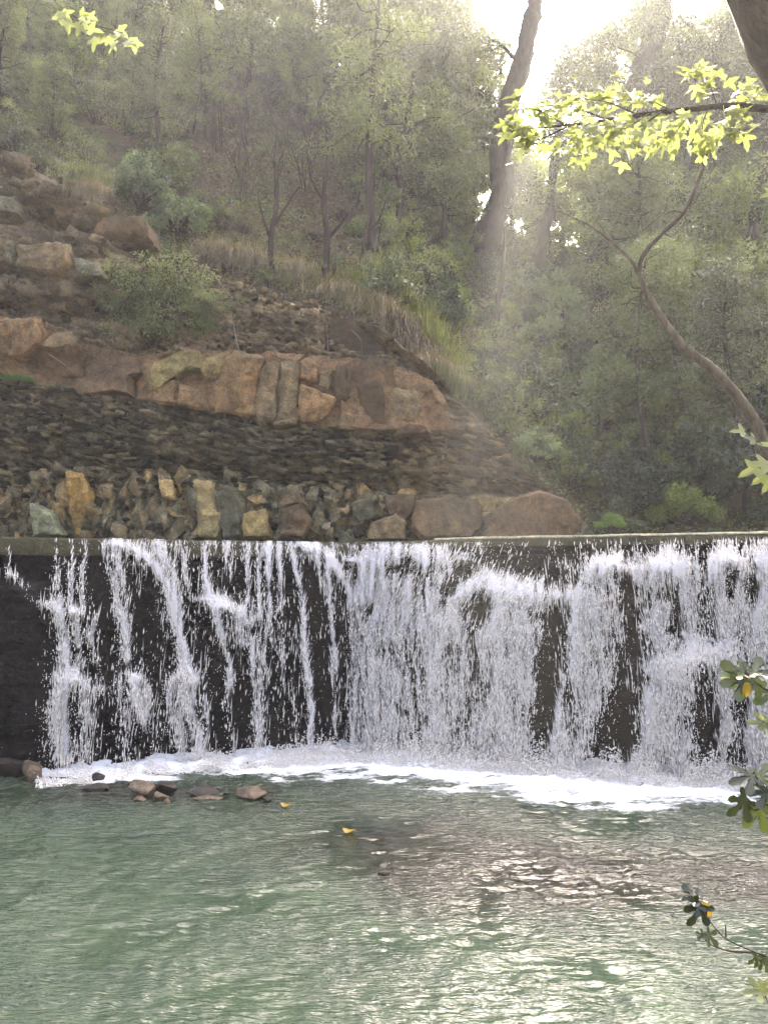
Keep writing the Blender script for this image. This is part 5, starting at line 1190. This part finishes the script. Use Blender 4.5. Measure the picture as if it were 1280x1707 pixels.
m = MB(); m.tube([tuple(P(1066, 460, 9.1)), tuple(P(1048, 430, 9.1)), tuple(P(1010, 395, 9.1)), tuple(P(975, 372, 9.1)), tuple(P(930, 352, 9.1))], .024, .006, 8, 8, .25)
m.tube([tuple(P(1010, 395, 9.1)), tuple(P(1000, 375, 9.1)), tuple(P(990, 368, 9.1))], .008, .004, 5, 4)
child(m.mesh('arm', M['bark_pale']), 'limb', root)
for q in ([(1228, 662), (1205, 655), (1195, 662), (1180, 655)], [(1105, 388), (1120, 395), (1128, 385)], [(1138, 355), (1120, 352), (1108, 358)], [(1078, 490), (1050, 500), (1040, 520)], [(1255, 700), (1230, 712), (1218, 722)]):
    m = MB(); m.tube([tuple(P(a, b, 9.05)) for a, b in q], .01, .004, 5, 5); child(m.mesh('twig', M['bark']), 'twig', root)
lv = [(a, b, 6.2, an, s_, .2, .6) for a, b, an, s_ in ((1280, 775, 170, .17), (1262, 780, 200, .15), (1275, 790, 215, .13), (1240, 720, 170, .10), (1258, 735, 150, .10), (1290, 745, 160, .12), (1282, 800, 240, .12))]
sprig('leafy_twig', 'bright plane leaves on a twig at the right edge beside the leaning tree', 'branch', [[(1340, 760, 6.2), (1300, 770, 6.2), (1262, 778, 6.2)], [(1300, 770, 6.2), (1262, 735, 6.2), (1240, 718, 6.2)]], lv, 'plane', 'leaf_plane', .004)
sprig('leafy_twig', 'single bright leaf poking in at the right edge high above the leaning tree', 'branch', [[(1320, 310, 5.0), (1290, 322, 5.0)]], [(1290, 322, 5.0, 190, .10, .1, .6), (1296, 318, 5.0, 140, .08, .1, .6)], 'plane', 'leaf_plane', .003)
# fig sprigs near the right edge
sprig('fig_branch', 'fig sprig with one yellow leaf in front of the falls at the right edge', 'branch', [[(1330, 1175, 3.2), (1280, 1152, 3.2), (1255, 1135, 3.2), (1240, 1120, 3.2)]],
      [(1245, 1128, 3.2, 195, .13, .2, .25), (1240, 1120, 3.2, 150, .06, .1, .4), (1238, 1122, 3.2, 175, .09, -.3, 1.5), (1250, 1122, 3.2, 10, .11, .3, 1.6), (1255, 1130, 3.2, -70, .09, .3, .1), (1235, 1128, 3.2, 230, .06, .1, .1), (1296, 1158, 3.2, 190, .10, .3, .9)], 'fig', 'leaf_fig', .004,
      extra=[('yellow_leaf', 'oval', 'leaf_yellow', [(1244, 1138, 3.18, -95, .055, .1, .1)])])
sprig('fig_twig', 'small pale fig twig at the right edge below the yellow leaf sprig', 'branch', [[(1320, 1195, 3.2), (1270, 1208, 3.2)]], [(1275, 1207, 3.2, 165, .07, .2, .8), (1285, 1205, 3.2, 200, .06, .1, .5), (1290, 1206, 3.2, 240, .05, .1, .5)], 'fig', 'leaf_plane', .003)
sprig('fig_branch', 'dark fig sprig hanging over the foam at the right edge', 'branch', [[(1340, 1350, 3.0), (1290, 1325, 3.0), (1268, 1306, 3.0), (1258, 1292, 3.0)], [(1290, 1335, 3.0), (1260, 1350, 3.0), (1250, 1345, 3.0)]],
      [(1258, 1293, 3.0, 185, .10, .1, 1.2), (1262, 1296, 3.0, 5, .09, .2, .9), (1282, 1325, 3.0, 165, .10, .2, .7), (1244, 1330, 3.0, 225, .11, .3, .1), (1262, 1340, 3.0, -75, .12, -.2, .1), (1290, 1345, 3.0, -60, .10, .1, .2)], 'fig', 'leaf_fig', .004)
sprig('fig_branch', 'low fig branch with a dark drooping leaf over the glittering water', 'branch', [[(1420, 1640, 2.6), (1330, 1615, 2.6), (1280, 1596, 2.6), (1215, 1568, 2.6), (1190, 1545, 2.6), (1175, 1525, 2.6), (1163, 1502, 2.6)], [(1260, 1588, 2.6), (1215, 1585, 2.6), (1185, 1575, 2.6), (1170, 1560, 2.6)], [(1209, 1562, 2.6), (1209, 1550, 2.6), (1208, 1542, 2.6)]],
      [(1170, 1508, 2.6, 238, .085, .2, .1), (1166, 1506, 2.6, 200, .055, .1, .4), (1166, 1496, 2.62, 178, .07, .1, 2.2), (1172, 1560, 2.6, 150, .03, .1, .3), (1176, 1556, 2.6, -40, .055, .1, .6), (1262, 1592, 2.6, -100, .05, .3, .4), (1272, 1594, 2.6, -70, .05, .3, .4)], 'fig', 'leaf_fig', .0032,
      extra=[('yellow_leaf', 'oval', 'leaf_yellow', [(1172, 1505, 2.62, -60, .045, .1, .1)])])
sprig('fig_twig', 'pale fig leaves at the right edge near the bottom corner', 'branch', [[(1330, 1720, 2.6), (1285, 1680, 2.6), (1272, 1652, 2.6)]], [(1272, 1652, 2.6, 175, .06, .1, 1.5), (1270, 1650, 2.6, 60, .04, .1, .5), (1280, 1655, 2.6, 20, .05, .1, 1)], 'fig', 'leaf_plane', .003)
# yellow leaves adrift
for px, py, lab in ((478, 1341, 'yellow leaf floating at the right end of the stone row'), (582, 1384, 'yellow leaf floating alone left of the riffle')):
    w = PZ(px, py, .06); root = MB(); t = np.linspace(0, 2 * math.pi, 13)[:-1]
    V = np.vstack([[0, 0, .01], np.stack([.085 * np.cos(t) * (1 + .15 * np.sin(3 * t)), .06 * np.sin(t), .02 * np.cos(2 * t + 1)], 1)]); root.add(V, np.stack([np.zeros(12, int), 1 + np.arange(12), 1 + (np.arange(12) + 1) % 12], 1), .5)
    o = link(root.mesh('leaf', M['leaf_yellow']), 'floating_leaf'); o.location = w; tag(o, lab, 'leaf')

# ------------------------------------------------------------------ haze
def box(name, a, b):
    V = np.array([[x, y, z] for x in (a[0], b[0]) for y in (a[1], b[1]) for z in (a[2], b[2])])
    F = np.array([[0, 1, 3, 2], [4, 6, 7, 5], [0, 4, 5, 1], [2, 3, 7, 6], [0, 2, 6, 4], [1, 5, 7, 3]])
    return V, F
hm, nt, out = new_mat('haze'); pv = nd(nt, 'ShaderNodeVolumePrincipled'); pv.inputs['Color'].default_value = (.95, .94, .92, 1)
pv.inputs['Density'].default_value = .0015; pv.inputs['Anisotropy'].default_value = .35; nt.links.new(pv.outputs[0], out.inputs['Volume'])
V, F = box('haze', (-95, -45, -2.5), (95, 140, 46)); hz = link(mesh_np('haze', V, F, hm), 'haze'); hz['kind'] = 'stuff'

# ------------------------------------------------------------------ things that look alike are told apart by their order in the picture
ORD = ['first', 'second', 'third', 'fourth', 'fifth', 'sixth', 'seventh', 'eighth', 'ninth', 'tenth', 'eleventh', 'twelfth', 'thirteenth', 'fourteenth', 'fifteenth', 'sixteenth', 'seventeenth', 'eighteenth', 'nineteenth', 'twentieth']
bylab = {}
for o in scene.objects:
    if o.parent is None and o.get('label') and o.get('category'): bylab.setdefault(o['label'], []).append(o)
for lab, os_ in bylab.items():
    if len(os_) < 2: continue
    os_.sort(key=lambda o: proj(o.location.x, o.location.y, o.location.z)[0])
    for i, o in enumerate(os_):
        o['label'] = '%s, %s' % (lab, 'leftmost of %s' % ('two' if len(os_) == 2 else 'its like') if i == 0 else 'rightmost of two' if len(os_) == 2 else ORD[min(i, 19)] + ' from left')
for o in scene.objects:
    if o.parent is None and len(str(o.get('label', '')).split()) > 16: o['label'] = o['label'].replace('rounded ', '').replace(' the ', ' ', 1)
